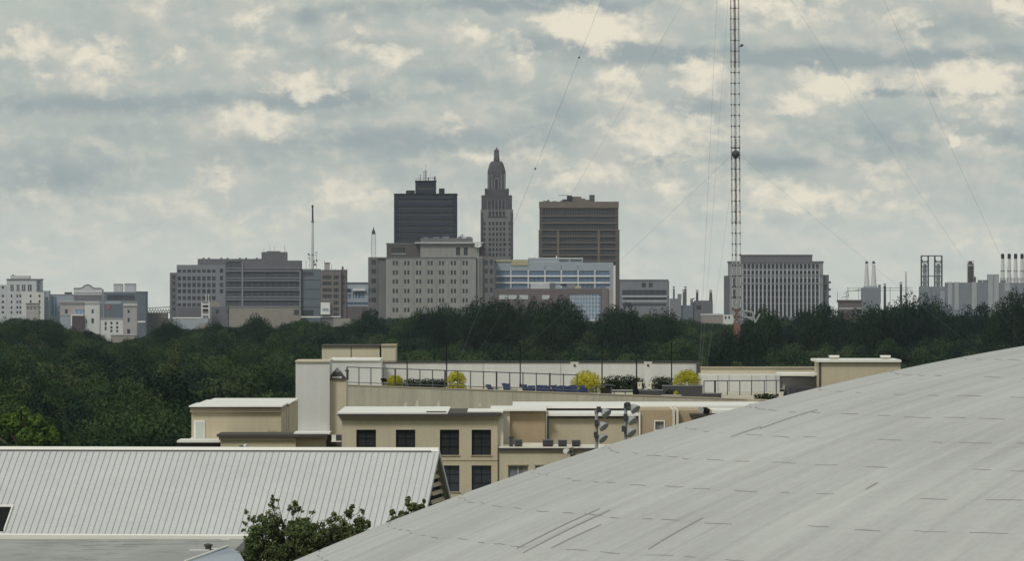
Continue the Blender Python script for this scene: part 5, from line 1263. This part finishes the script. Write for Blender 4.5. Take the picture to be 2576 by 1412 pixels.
# lap seams: short raised laps along rings of the membrane, and a few long wrinkles, part of the roof mesh
mt('lap_shadow', (0.27, 0.268, 0.26), var=0.2, scale=0.4)
random.seed(21); mb = dome_mb
def ridge(mb, r, t, dl, w, h):
    n = 4; V = []; sl = random.uniform(-.05, .05)
    for q in range(n + 1):
        tt = t + dl * q / n; r_ = r + sl * (q / n - .5) + .015 * math.sin(q * 1.3 + t * 50); k = .35 + .65 * math.sin(math.pi * (q + .4) / (n + .8))
        for (rr, hh) in ((r_ - w * k, .012), (r_ + w * .6 * k, h), (r_ + w * k, .0)): V.append((DX + rr * math.cos(tt), DY + rr * math.sin(tt), dz(rr) + hh))
    mb.add(V, [(q * 3 + a, q * 3 + a + 1, q * 3 + a + 4, q * 3 + a + 3) for q in range(n) for a in (0, 1)])
r = 15.0
while r < 53:
    t = 2.1 + random.random() * .1
    while t < 5.0:
        dl = random.uniform(.5, 1.5) / r
        if random.random() < .9: ridge(mb, r + random.uniform(-.10, .10), t, dl, random.uniform(.008, .024), .02)
        t += dl + random.uniform(.5, 1.7) / r
    r += 2.7
def radial(px0, py0, px1, py1, w=.035):
    def hit(px, py):
        v = P('Z7', px, py, 1.0) - Vector((0, 0, CAMZ)); v.normalize(); C = Vector((DX, DY, DZC - CAMZ))
        bq = v.dot(C); return v * (bq - math.sqrt(max(0, bq * bq - C.dot(C) + DR * DR))) + Vector((0, 0, CAMZ))
    n = 10; pts = [hit(px0 + (px1 - px0) * q / n, py0 + (py1 - py0) * q / n - 22 * (abs(px1 - px0) / 450) * math.sin(math.pi * q / n) * .3) for q in range(n + 1)]
    cen = Vector((DX, DY, DZC)); V = []
    for q, p in enumerate(pts):
        nrm = (p - cen).normalized(); tg = (pts[min(n, q + 1)] - pts[max(0, q - 1)]).normalized(); sd = nrm.cross(tg)
        ww = w * math.sin(math.pi * (q + .6) / (n + 1.2))
        V += [p - sd * ww + nrm * .01, p + nrm * .04, p + sd * ww + nrm * .01]
    mb.add(V, [(q * 3 + a, q * 3 + a + 1, q * 3 + a + 4, q * 3 + a + 3) for q in range(n) for a in (0, 1)])
for l_ in ((-10, 1062, 415, 858), (20, 1085, 465, 866), (165, 1060, 420, 940), (660, 1066, 938, 906), (1230, 450, 1525, 352), (1080, 492, 1240, 440), (1770, 760, 1830, 725)): radial(*l_, w=.026 if l_[0] < 200 else .010)
do = dome_mb.build('dome_roof', dome_mat(), dm, smooth=True)
do.data.materials.append(M_['lap_shadow'])
do.data.polygons.foreach_set('material_index', [0] * n_dome + [1] * (len(dome_mb.f) - n_dome))
# ------------------------------------------------------------------ foliage
rng = np.random.default_rng(7)
def leaf_quads(cent, nrm, size):
    """rhombic leaf sprays: one quad per centre, lying roughly across its normal"""
    n = len(cent)
    nrm = nrm / (np.linalg.norm(nrm, axis=1, keepdims=True) + 1e-9)
    a = rng.normal(size=(n, 3)); a -= nrm * (a * nrm).sum(1, keepdims=True); a /= np.linalg.norm(a, axis=1, keepdims=True) + 1e-9
    c = np.cross(nrm, a)
    l = size[:, None]; w = l * rng.uniform(.45, .75, (n, 1)); bend = nrm * l * rng.uniform(-.25, .25, (n, 1))
    return np.stack([cent - a * l, cent - c * w + bend, cent + a * l, cent + c * w + bend], 1)
def clump_leaves(centres, radii, nleaf, leaf, inner=.55, jitter=.75):
    centres = np.asarray(centres, float); radii = np.asarray(radii, float)
    wts = radii[:, 0] ** 2 if radii.ndim > 1 else radii ** 2
    idx = rng.choice(len(centres), nleaf, p=wts / wts.sum())
    d = rng.normal(size=(nlef := nleaf, 3)); d /= np.linalg.norm(d, axis=1, keepdims=True)
    rr = (inner + (1 - inner) * rng.random((nleaf, 1)) ** .6) * (radii[idx] if radii.ndim > 1 else radii[idx][:, None])
    p = centres[idx] + d * rr
    nr = d + rng.normal(size=d.shape) * jitter + np.array([0, 0, .35])
    mid = centres.mean(0); o_ = (p - mid) / (np.abs(p - mid).max(0) + 1e-6); o_ /= np.linalg.norm(o_, axis=1, keepdims=True) + 1e-9
    sh = d * .62 + o_ * .60 + rng.normal(size=d.shape) * .22 + np.array([0, 0, .04])      # leaves turn with the bough they hang on
    sh /= np.linalg.norm(sh, axis=1, keepdims=True)
    return leaf_quads(p, nr, leaf * rng.uniform(.55, 1.35, nleaf)), sh
def quads_mesh(name, q, mat):
    q, sh = q
    n = len(q)
    me = bpy.data.meshes.new(name)
    me.vertices.add(n * 4); me.vertices.foreach_set('co', np.ascontiguousarray(q, dtype=np.float32).ravel())
    me.loops.add(n * 4); me.loops.foreach_set('vertex_index', np.arange(n * 4, dtype=np.int32))
    me.polygons.add(n); me.polygons.foreach_set('loop_start', np.arange(0, n * 4, 4, dtype=np.int32))
    try: me.polygons.foreach_set('loop_total', np.full(n, 4, dtype=np.int32))
    except Exception: pass
    me.update(calc_edges=True); me.materials.append(mat)
    me.polygons.foreach_set('use_smooth', np.ones(n, dtype=bool))
    me.normals_split_custom_set_from_vertices(np.repeat(sh, 4, axis=0).tolist())
    return me
def crown_quads(h, rx, nleaf, leaf, nclump, low=.30):
    """a broad uneven crown of leaf clumps for a tree of height h, origin at the foot of the trunk"""
    c = []; r = []
    cz, rz = h * (1 + low) / 2, h * (1 - low) / 2
    while len(c) < nclump:
        p = rng.uniform(-1, 1, 3)
        q = np.linalg.norm(p)
        if q > 1 or q < .35: continue
        if p[2] < -.2 and rng.random() < .5: continue
        k = .86 - .25 * max(0, -p[2])
        cr = rng.uniform(.24, .46) * rx
        c.append((p[0] * (rx - cr * .6) * k * 1.15, p[1] * (rx - cr * .6) * k * 1.15, cz + p[2] * (rz - cr * .8))); r.append((cr, cr, cr * rng.uniform(.7, .95)))
    c.append((0, 0, cz)); r.append((rx * .55, rx * .55, rz * .62))
    c.append((rng.uniform(-.1, .1) * rx, 0, h - rx * .27)); r.append((rx * .30, rx * .30, rx * .25))
    return clump_leaves(c, r, nleaf, leaf)
def trunk_mb(h, rx, low=.30):
    mb = MB()
    mb.path([(0, 0, -.4), (h * .006, 0, h * .2), (0, h * .008, h * .45), (h * .01, 0, h * .78)], h * .017, h * .006, 8)
    for k in range(6):
        t = k * 2.4; z0 = h * (.24 + .07 * k); L_ = rx * (.75 - .06 * k)
        mb.path([(0, 0, z0), (math.cos(t) * L_ * .5, math.sin(t) * L_ * .5, z0 + h * .10), (math.cos(t) * L_, math.sin(t) * L_, z0 + h * .17)], h * .008, h * .003, 5)
    return mb
LEAF = [leafmat('leaves_deep_green', (0.006, 0.021, 0.009), (0.030, 0.062, 0.022)), leafmat('leaves_mid_green', (0.013, 0.038, 0.012), (0.078, 0.132, 0.040)),
        leafmat('leaves_blue_green', (0.005, 0.018, 0.012), (0.022, 0.052, 0.030)), leafmat('leaves_olive', (0.030, 0.050, 0.016), (0.098, 0.128, 0.050))]
LGT = leafmat('leaves_light_green', (0.065, 0.135, 0.022), (0.13, 0.215, 0.038))
H0 = 24.0
VAR = []
for k in range(9):
    rx = [8.6, 9.4, 7.6, 10.2, 8.0, 9.0, 7.2, 9.8, 8.4][k]
    m_i = [0, 1, 2, 0, 1, 2, 3, 0, 1][k]
    me = quads_mesh('crown', crown_quads(H0, rx, 8500, .27, 26, [.34, .42, .30, .44, .38, .40, .28, .36, .43][k]), LEAF[m_i])
    tm = trunk_mb(H0, rx); to = tm.build('trunk', M_['bark']); tmesh = to.data; bpy.data.objects.remove(to)
    VAR.append((me, tmesh, rx))
def plant_tree(x, y, h, wid, v, label, group, rot=0.0, name='tree'):
    me, tmesh, rx = VAR[v]
    r = thing(name, (x, y, gz(y)), label, 'tree', group)
    r.scale = (wid / rx, wid / rx, h / H0); r.rotation_euler = (0, 0, rot)
    for nm, m in (('crown', me), ('trunk', tmesh)):
        o = bpy.data.objects.new(nm, m); COL.objects.link(o); o.parent = r
    return r
PROF = [(-80,795),(0,793),(19,794),(77,796),(153,800),(159,812),(166,820),(177,820),(192,827),(207,831),(217,826),(233,827),(254,834),(263,842),(276,856),(283,861),(300,856),(313,849),(331,846),(345,843),(369,841),(385,829),(390,813),(400,800),
 (418,797),(433,799),(443,807),(463,815),(476,826),(492,821),(507,815),(523,805),(552,807),(570,811),(576,819),(589,817),(607,821),(613,801),(630,793),(640,784),(650,782),(657,795),(671,799),(677,813),(688,828),(696,821),(706,809),(729,803),(749,799),(778,801),(797,805),(827,805),(844,815),(854,821),(862,809),(881,801),(893,799),
 (907,776),(921,774),(938,771),(952,782),(972,793),(1000,796),(1014,790),(1048,779),(1065,767),(1088,765),(1105,768),(1121,757),(1133,768),(1161,775),(1178,772),(1189,751),(1206,757),(1215,743),(1229,748),(1246,742),(1257,748),(1268,745),(1285,747),(1306,745),(1343,743),(1361,748),(1385,747),(1399,740),(1417,738),(1429,745),(1443,766),(1455,782),(1469,785),(1478,794),(1485,806),
 (1518,808),(1523,787),(1534,764),(1550,761),(1560,773),(1576,754),(1586,761),(1600,782),(1615,785),(1640,772),(1671,769),(1682,780),(1710,787),(1732,794),(1768,801),(1793,808),(1818,805),(1836,812),(1865,805),(1890,772),(1905,760),(1922,763),(1937,780),(1973,787),(2009,776),(2045,765),(2073,758),(2091,765),(2117,787),(2145,805),(2160,812),(2168,780),(2178,756),(2200,762),(2214,765),(2239,758),(2257,740),(2279,726),(2297,733),(2318,729),(2333,736),(2354,740),(2376,754),(2390,762),(2422,760),(2440,765),(2476,758),(2512,747),(2541,740),(2550,718),(2576,711),(2680,712)]
PXs = np.array([p[0] for p in PROF], float); PYs = np.array([p[1] for p in PROF], float)
def prof(xd): return float(np.interp(xd, PXs, PYs))
def col(x, y): return 1288 + x / y * F
def dip(x, y, wid):           # the lowest skyline height across a crown's width
    w = wid / y * F
    return max(prof(col(x, y) + k * w * .8) for k in (-.8, -.4, 0, .4, .8))
random.seed(4)
# wood on the left: every tree of its nearer part
def lblock(xd): return ('at the left frame edge', 'above the left half of the metal roof', 'left of the beige blocks', 'behind the stair tower')[0 if xd < 190 else 1 if xd < 430 else 2 if xd < 745 else 3]
SP = 16.4
y = 640.0
while y < 1420:
    w0, w1 = (-70 - 1288) / F * y, (930 - 1288) / F * y
    x = w0 + random.random() * SP
    while x < w1:
        xx, yy = x + random.uniform(-3.5, 3.5), y + random.uniform(-5, 5)
        xd = col(xx, yy)
        top = random.triangular(18, 33, 24.5) if yy > 800 else random.triangular(18, 30, 23.5)
        h = top - gz(yy); wid = random.uniform(6.2, 11.6)
        ztop_max = CAMZ - (dip(xx, yy, wid) + 4 - 706) / F * yy
        h = max(8.0, min(h, ztop_max - gz(yy)))
        band = 'nearest rows' if yy < 830 else 'middle rows' if yy < 1080 else 'farther rows'
        if not (yy < 720 and 0 < xd < 130):
            plant_tree(xx, yy, h, wid, random.randrange(9), 'dark tree in the %s of woodland %s' % (band, lblock(xd)), '%s of the wood %s' % (band, lblock(xd)), random.random() * 6)
        x += SP * random.uniform(.85, 1.15)
    y += SP * .95
# trees right behind the terrace
for row, dist in enumerate((1690, 1760, 1840)):
    xd = 930.0
    while xd < 2660:
        yy = dist + random.uniform(-25, 25); xx = (xd - 1288) / F * yy
        wid = random.uniform(7.5, 10.5); top = random.uniform(19, 26)
        z_ = 'behind the left terrace poles' if xd < 1400 else 'behind the right terrace poles' if xd < 1780 else 'above the beige box with roof vents'
        plant_tree(xx, yy, top, wid, random.randrange(9), 'dark green tree in the wood %s' % z_, 'wood %s' % z_, random.random() * 6)
        xd += random.uniform(100, 150)
for xd_, yt_ in ((1828, 822), (1856, 826), (1884, 818)):
    yy = 1655.0; plant_tree((xd_ - 1288) / F * yy, yy, CAMZ - (yt_ - 706) / F * yy, 5.5, 0, 'tree standing before the orange foot of the radio mast', 'trees before the mast foot', xd_)
# trees that make the skyline, each in front of the building it partly hides
SKY = [(-90, 135, 'the white hotel'), (135, 290, 'the curved pediment building'), (290, 420, 'the corniced cream tower'), (420, 560, 'the left half of the long ribbon-window block'), (560, 705, 'the blank tan annex'),
       (705, 900, 'the narrow brick building'), (900, 1165, 'the broad cream stone building'), (1165, 1330, 'the left half of the blue-windowed building'), (1330, 1500, 'the right half of the blue-windowed building'), (1500, 1695, 'the low grey office block'),
       (1695, 1830, 'the small chimneys left of the mast'), (1830, 2100, 'the finned concrete building'), (2100, 2215, 'the twin white cones'), (2215, 2400, 'the twin frame towers'), (2400, 2700, 'the row of white stacks')]
PEAK = [-30, 10, 50, 90, 130, 180, 222, 320, 350, 412, 435, 500, 526, 550, 585, 618, 645, 668, 712, 735, 760, 790, 820, 865, 890, 921, 940, 1010, 1050, 1075, 1095, 1121, 1150, 1189, 1215, 1246, 1270, 1300, 1343, 1380, 1415, 1432, 1540, 1552, 1576, 1590, 1640, 1668, 1690, 1740, 1890, 1920, 2010, 2045, 2073, 2090, 2178, 2205, 2239, 2262, 2284, 2318, 2345, 2385, 2425, 2476, 2515, 2552, 2590]
for i, xd in enumerate(PEAK):
    yt = prof(xd)
    yy = random.uniform(2050, 2500) if yt > 770 else random.uniform(1880, 2150)
    xx = (xd - 1288) / F * yy
    top = CAMZ - (yt - 706) / F * yy
    wid = random.uniform(5.0, 7.5) if yt > 770 else random.uniform(6.0, 9.0)
    near = next(n for a, c_, n in SKY if a <= xd < c_)
    v = random.choice((0, 2, 3, 5, 7)) if yt < 770 else random.randrange(9)
    plant_tree(xx, yy, max(6, top), wid, v, 'skyline tree in front of ' + near, 'skyline trees in front of ' + near, random.random() * 6)
# the rest of the wood, one mass
pts, scl, rot, vix = [], [], [], []
y = 1420.0
while y < 3350:
    sp = 13.0 if y < 2300 else 16.0
    x = (-120 - 1288) / F * y
    while x < (2700 - 1288) / F * y:
        xx, yy = x + random.uniform(-4, 4), y + random.uniform(-4, 4)
        top = random.triangular(15, 29, 22)
        zt = CAMZ - (dip(xx, yy, 8) + 3 - 706) / F * yy
        h = min(top, zt)
        xd = col(xx, yy)
        if h > 4 and not (xd > 930 and yy < 1705 and yy > 1640):
            w = random.uniform(.75, 1.2) * (1 if h > 12 else .7)
            pts.append((xx, yy, gz(yy))); scl.append((w, w, h / H0)); rot.append(random.random() * 6.28); vix.append(random.randrange(9))
        x += sp * random.uniform(.85, 1.15)
    y += sp
me = bpy.data.meshes.new('woodland'); me.from_pydata(pts, [], [])
for nm, ty, key, dat in (('size', 'FLOAT_VECTOR', 'vector', scl), ('turn', 'FLOAT', 'value', rot), ('kind_index', 'INT', 'value', vix)):
    at = me.attributes.new(nm, ty, 'POINT'); at.data.foreach_set(key, np.array(dat).ravel())
far = bpy.data.objects.new('woodland', me); COL.objects.link(far)
ng = bpy.data.node_groups.new('wood_scatter', 'GeometryNodeTree')
ng.interface.new_socket('Geometry', in_out='INPUT', socket_type='NodeSocketGeometry'); ng.interface.new_socket('Geometry', in_out='OUTPUT', socket_type='NodeSocketGeometry')
gi, go = ng.nodes.new('NodeGroupInput'), ng.nodes.new('NodeGroupOutput')
ip, jn = ng.nodes.new('GeometryNodeInstanceOnPoints'), ng.nodes.new('GeometryNodeJoinGeometry')
first = {}
for o in list(COL.objects):
    if o.name.startswith('crown') and o.data.name not in first: first[o.data.name] = o
for o in first.values():
    oi = ng.nodes.new('GeometryNodeObjectInfo'); oi.inputs['Object'].default_value = o; oi.inputs['As Instance'].default_value = True
    ng.links.new(oi.outputs['Geometry'], jn.inputs[0])
def attr(nm, ty):
    n = ng.nodes.new('GeometryNodeInputNamedAttribute'); n.data_type = ty; n.inputs['Name'].default_value = nm; return n.outputs['Attribute']
er, cx_ = ng.nodes.new('FunctionNodeEulerToRotation'), ng.nodes.new('ShaderNodeCombineXYZ')
ng.links.new(attr('turn', 'FLOAT'), cx_.inputs[2]); ng.links.new(cx_.outputs[0], er.inputs[0])
ng.links.new(gi.outputs[0], ip.inputs['Points']); ng.links.new(jn.outputs[0], ip.inputs['Instance']); ip.inputs['Pick Instance'].default_value = True
ng.links.new(attr('kind_index', 'INT'), ip.inputs['Instance Index']); ng.links.new(er.outputs[0], ip.inputs['Rotation']); ng.links.new(attr('size', 'FLOAT_VECTOR'), ip.inputs['Scale'])
ng.links.new(ip.outputs[0], go.inputs[0])
far.modifiers.new('scatter', 'NODES').node_group = ng
tag(far, 'unbroken dark woodland between the nearer trees and the downtown buildings', 'woodland', kind='stuff')
# single trees that stand out
def own_tree(name, foot, clumps, nleaf, leaf, mat, label, limbs, twig=.05, group=None, bark='bark', inner=.05):
    r = thing(name, foot, label, 'tree', group)
    c = np.array([tuple(p) for p, _ in clumps]) - np.array(foot); rad = np.array([q for _, q in clumps])
    cs_, rs_ = [], []
    for p, q in zip(c, rad):          # every bough breaks up into small uneven sprays
        for k in range(9):
            d = rng.normal(size=3); d /= np.linalg.norm(d)
            cs_.append(p + d * q * rng.uniform(.30, 1.10)); rs_.append(q * rng.uniform(.28, .62))
    c, rad = np.array(cs_), np.array(rs_)
    o = bpy.data.objects.new('crown', quads_mesh('crown', clump_leaves(c, rad, nleaf, leaf, inner, .9), mat)); COL.objects.link(o); o.parent = r
    mb = MB(); f = Vector(foot)
    hub = limbs
    mb.path([f + Vector((0, 0, -.4)), f.lerp(hub, .5) + Vector((.15, 0, 0)), hub], .32, .12, 8)
    for p, q in clumps:
        m = hub.lerp(p, .55) + Vector((random.uniform(-.2, .2), random.uniform(-.2, .2), .1))
        mb.path([hub, m, p, p + (p - m).normalized() * q * .7], twig * 1.6, twig * .3, 5)
    mb.build('trunk', M_[bark], r)
    return r
random.seed(14)
def zc(px, py, r, d): return (P('Z6', px, py, d + random.uniform(-1.2, 1.2)), r * .5068 / F * d)
c1 = [zc(*c, 266) for c in ((1235, 600, 62), (1300, 525, 50), (1280, 640, 80), (1380, 570, 70), (1352, 490, 34), (1357, 408, 20), (1347, 378, 14), (1380, 388, 10), (1465, 402, 20), (1458, 432, 26), (1490, 430, 14), (1250, 470, 24), (1226, 448, 14), (1450, 530, 60), (1530, 500, 40), (1550, 445, 14), (1540, 570, 66), (1620, 545, 50), (1650, 480, 32), (1700, 510, 46), (1738, 448, 34), (1750, 414, 14), (1800, 432, 16), (1790, 500, 38), (1825, 512, 20), (1440, 640, 80), (1330, 690, 90), (1500, 650, 66), (1222, 690, 52), (1600, 610, 52), (1690, 570, 44), (1208, 530, 12), (1216, 500, 10), (1300, 470, 22), (1400, 500, 26), (1760, 545, 36), (1560, 660, 60), (1400, 740, 120), (1530, 740, 80))]
mt('twig', (0.030, 0.026, 0.020), var=.2, scale=1.0)
OUT = [(1180, 560), (1215, 475), (1290, 475), (1350, 430), (1400, 480), (1460, 440), (1500, 490), (1550, 485), (1640, 470), (1740, 445), (1800, 455), (1830, 520)]
for k in range(55):
    px = random.uniform(1190, 1825); top_ = float(np.interp(px, [q[0] for q in OUT], [q[1] for q in OUT]))
    py = top_ + 34 + random.random() ** 1.3 * 230
    if py < 700 - (px - 1500) * .6 + 60: c1.append(zc(px, py, random.uniform(26, 50), 266))
own_tree('tree', tuple(P('Z6', 1400, 720, 266).xy) + (gz(266),), c1, 30000, .066, leafmat('leaves_near', (0.070, 0.110, 0.042), (0.22, 0.275, 0.110), scale=.6), 'nearest leafy tree between the metal roof and the dome, with stray sprigs on top', P('Z6', 1400, 740, 266), .016, bark='twig')
c2 = [zc(*c, 278) for c in ((1960, 485, 22), (1950, 442, 14), (2000, 455, 30), (2030, 402, 20), (2026, 376, 10), (2060, 432, 28), (2092, 410, 16), (2104, 390, 9), (1930, 492, 10), (2000, 500, 34), (2060, 480, 30))]
own_tree('tree', tuple(P('Z6', 2000, 520, 278).xy) + (gz(278),), c2, 9000, .062, bpy.data.materials['leaves_near'], 'small treetop showing over the dome edge below the gable end of the metal roof', P('Z6', 2010, 530, 278), .014, bark='twig')
c3 = [(P('D', x_, y_, 668 + random.uniform(-3, 3)), r_ / F * 668) for x_, y_, r_ in ((62, 1045, 16), (30, 1055, 16), (95, 1060, 20), (10, 1070, 22), (60, 1075, 30), (110, 1085, 24), (30, 1100, 34), (85, 1105, 34), (130, 1105, 22), (-20, 1090, 30), (60, 1140, 50), (120, 1140, 34))]
own_tree('tree', tuple(P('D', 60, 1140, 668).xy) + (gz(668),), c3, 16000, .20, LGT, 'bright light green tree at the left frame edge above the metal roof', P('D', 60, 1150, 668), .12, inner=.4)
def bare(name, pts_list, foot, d, label, r0=.22):
    r = thing(name, foot, label, 'tree')
    mb = MB()
    for pl in pts_list: mb.path([P('Z3', a, c_, d) for a, c_ in pl], r0, r0 * .5, 5)
    mb.tube(Vector(foot) - Vector((0, 0, .3)), P('Z3', *pts_list[0][0], d), r0 * 1.6, r0, 6)
    mb.build('branches', M_['pale_bark'], r)
bare('bare_tree', [[(1768, 880), (1762, 840), (1755, 822)], [(1755, 822), (1730, 810), (1700, 812), (1680, 806)], [(1755, 822), (1772, 802), (1782, 790), (1798, 782)], [(1782, 790), (1775, 780)], [(1700, 812), (1690, 795), (1672, 765), (1650, 762)], [(1755, 822), (1748, 800)]], tuple(P('Z3', 1768, 900, 2120).xy) + (0,), 2120, 'bare pale-branched dead tree right of the twin white cones')
# terrace planting
def shrub(zm, x0, y0, x1, y1, d, mat, nleaf, leaf, label, cat, group, name, lumps=9):
    X0, X1, Z0, Z1 = PX(zm, x0, d), PX(zm, x1, d), 34.0, PZ(zm, y0, d)
    w = (X1 - X0) / 2; h = Z1 - Z0; c = []; r = []
    for k in range(lumps):
        t = -1 + 2 * (k + .5) / lumps; rr = min(h * .45, w * .6) * random.uniform(.8, 1.05)
        hz = (Z1 - rr) - (h - rr) * .5 * abs(t) ** 2.6 if name == 'shrub' else Z1 - rr * random.uniform(.8, 1.15)
        c.append(((t * (w - rr * .45)), random.uniform(-.5, .5), max(rr * .6, hz - Z0))); r.append(rr)
        c.append(((t * (w - rr * .45)), random.uniform(-.3, .3), rr * .7)); r.append(rr)
    rt = thing(name, ((X0 + X1) / 2, d, 34.0), label, cat, group)
    o = bpy.data.objects.new('foliage', quads_mesh('foliage', clump_leaves(c, r, nleaf, leaf, .5, .8), mat)); COL.objects.link(o); o.parent = rt
    mb = MB()
    for k in range(max(3, int(w * 2))): mb.tube((rt.location.x + random.uniform(-w, w) * .7, d, 33.95), (rt.location.x + random.uniform(-w, w) * .8, d, 34.0 + h * .6), .03, .015, 5)
    mb.build('stem', M_['bark'], rt)
YEL = leafmat('leaves_yellow', (0.48, 0.46, 0.025), (0.78, 0.72, 0.055), scale=1.2)
HED = leafmat('leaves_hedge', (0.012, 0.025, 0.012), (0.034, 0.055, 0.022), scale=1.0)
GY, GH = 'yellow shrubs on the terrace', 'dark hedges on the terrace'
shrub('Z4', 1680, 356, 1812, 432, 556, YEL, 3000, .07, 'smallest yellow shrub, at the left end of the terrace', 'shrub', GY, 'shrub', 6)
shrub('Z4', 2138, 326, 2276, 428, 549, YEL, 3800, .07, 'yellow shrub beside the tall pole left of the loungers', 'shrub', GY, 'shrub', 6)
shrub('Z5', 588, 308, 790, 400, 542, YEL, 5200, .07, 'wide yellow shrub behind the crowd of blue loungers', 'shrub', GY, 'shrub', 8)
shrub('Z5', 1322, 302, 1512, 412, 524, YEL, 5600, .07, 'brightest yellow shrub, at the right end above the dark planter', 'shrub', GY, 'shrub', 8)
shrub('Z4', 1640, 384, 1684, 432, 557, HED, 500, .10, 'short dark hedge left of the smallest yellow shrub', 'hedge', GH, 'hedge', 3)
shrub('Z4', 1812, 386, 2136, 430, 554, HED, 4400, .07, 'long low dark hedge between the two left yellow shrubs', 'hedge', GH, 'hedge', 12)
shrub('Z5', 795, 350, 1104, 424, 545, HED, 5600, .07, 'dark hedge right of the wide yellow shrub', 'hedge', GH, 'hedge', 12)
shrub('Z5', 1162, 356, 1318, 418, 540, HED, 3000, .07, 'dark hedge left of the brightest yellow shrub', 'hedge', GH, 'hedge', 7)
shrub('Z5', 1905, 482, 2080, 520, 500, HED, 900, .09, 'low dark green shrub at the foot of the white wing near the dome', 'shrub', None, 'hedge', 8)
shrub('Z5', 1240, 452, 1360, 490, 510.5, HED, 500, .08, 'little dark green plant on the white ledge before the planter', 'plant', None, 'hedge', 6)
shrub('Z5', 1318, 458, 1358, 490, 509.8, YEL, 260, .07, 'little yellow plant at the right of the white ledge', 'plant', None, 'shrub', 3)
o = Bd('Z5', 508.6, 1300, 'planter_ledge', 'thin white ledge under the little plants before the dark planter', 'ledge', base=33.9); o.block('slab', 1234, 488, 1376, 497, M_['galvanised'], 1.0); o.block('support', 1260, 497, 1350, 520, M_['planter'], .6, .2)
# ------------------------------------------------------------------ haze
hz = MB().box(-1600, 1600, -340, 7070, -1.0, 232.0)
hm = bpy.data.materials.new('haze_air'); hm.use_nodes = True
for n in list(hm.node_tree.nodes):
    if n.type == 'BSDF_PRINCIPLED': hm.node_tree.nodes.remove(n)
pv = hm.node_tree.nodes.new('ShaderNodeVolumePrincipled')
pv.inputs['Color'].default_value = (0.70, 0.82, 0.97, 1); pv.inputs['Density'].default_value = 2.2e-5; pv.inputs['Anisotropy'].default_value = 0.0
hm.node_tree.links.new(pv.outputs[0], next(n for n in hm.node_tree.nodes if n.type == 'OUTPUT_MATERIAL').inputs['Volume'])
ho = hz.build('haze', hm); ho['kind'] = 'stuff'
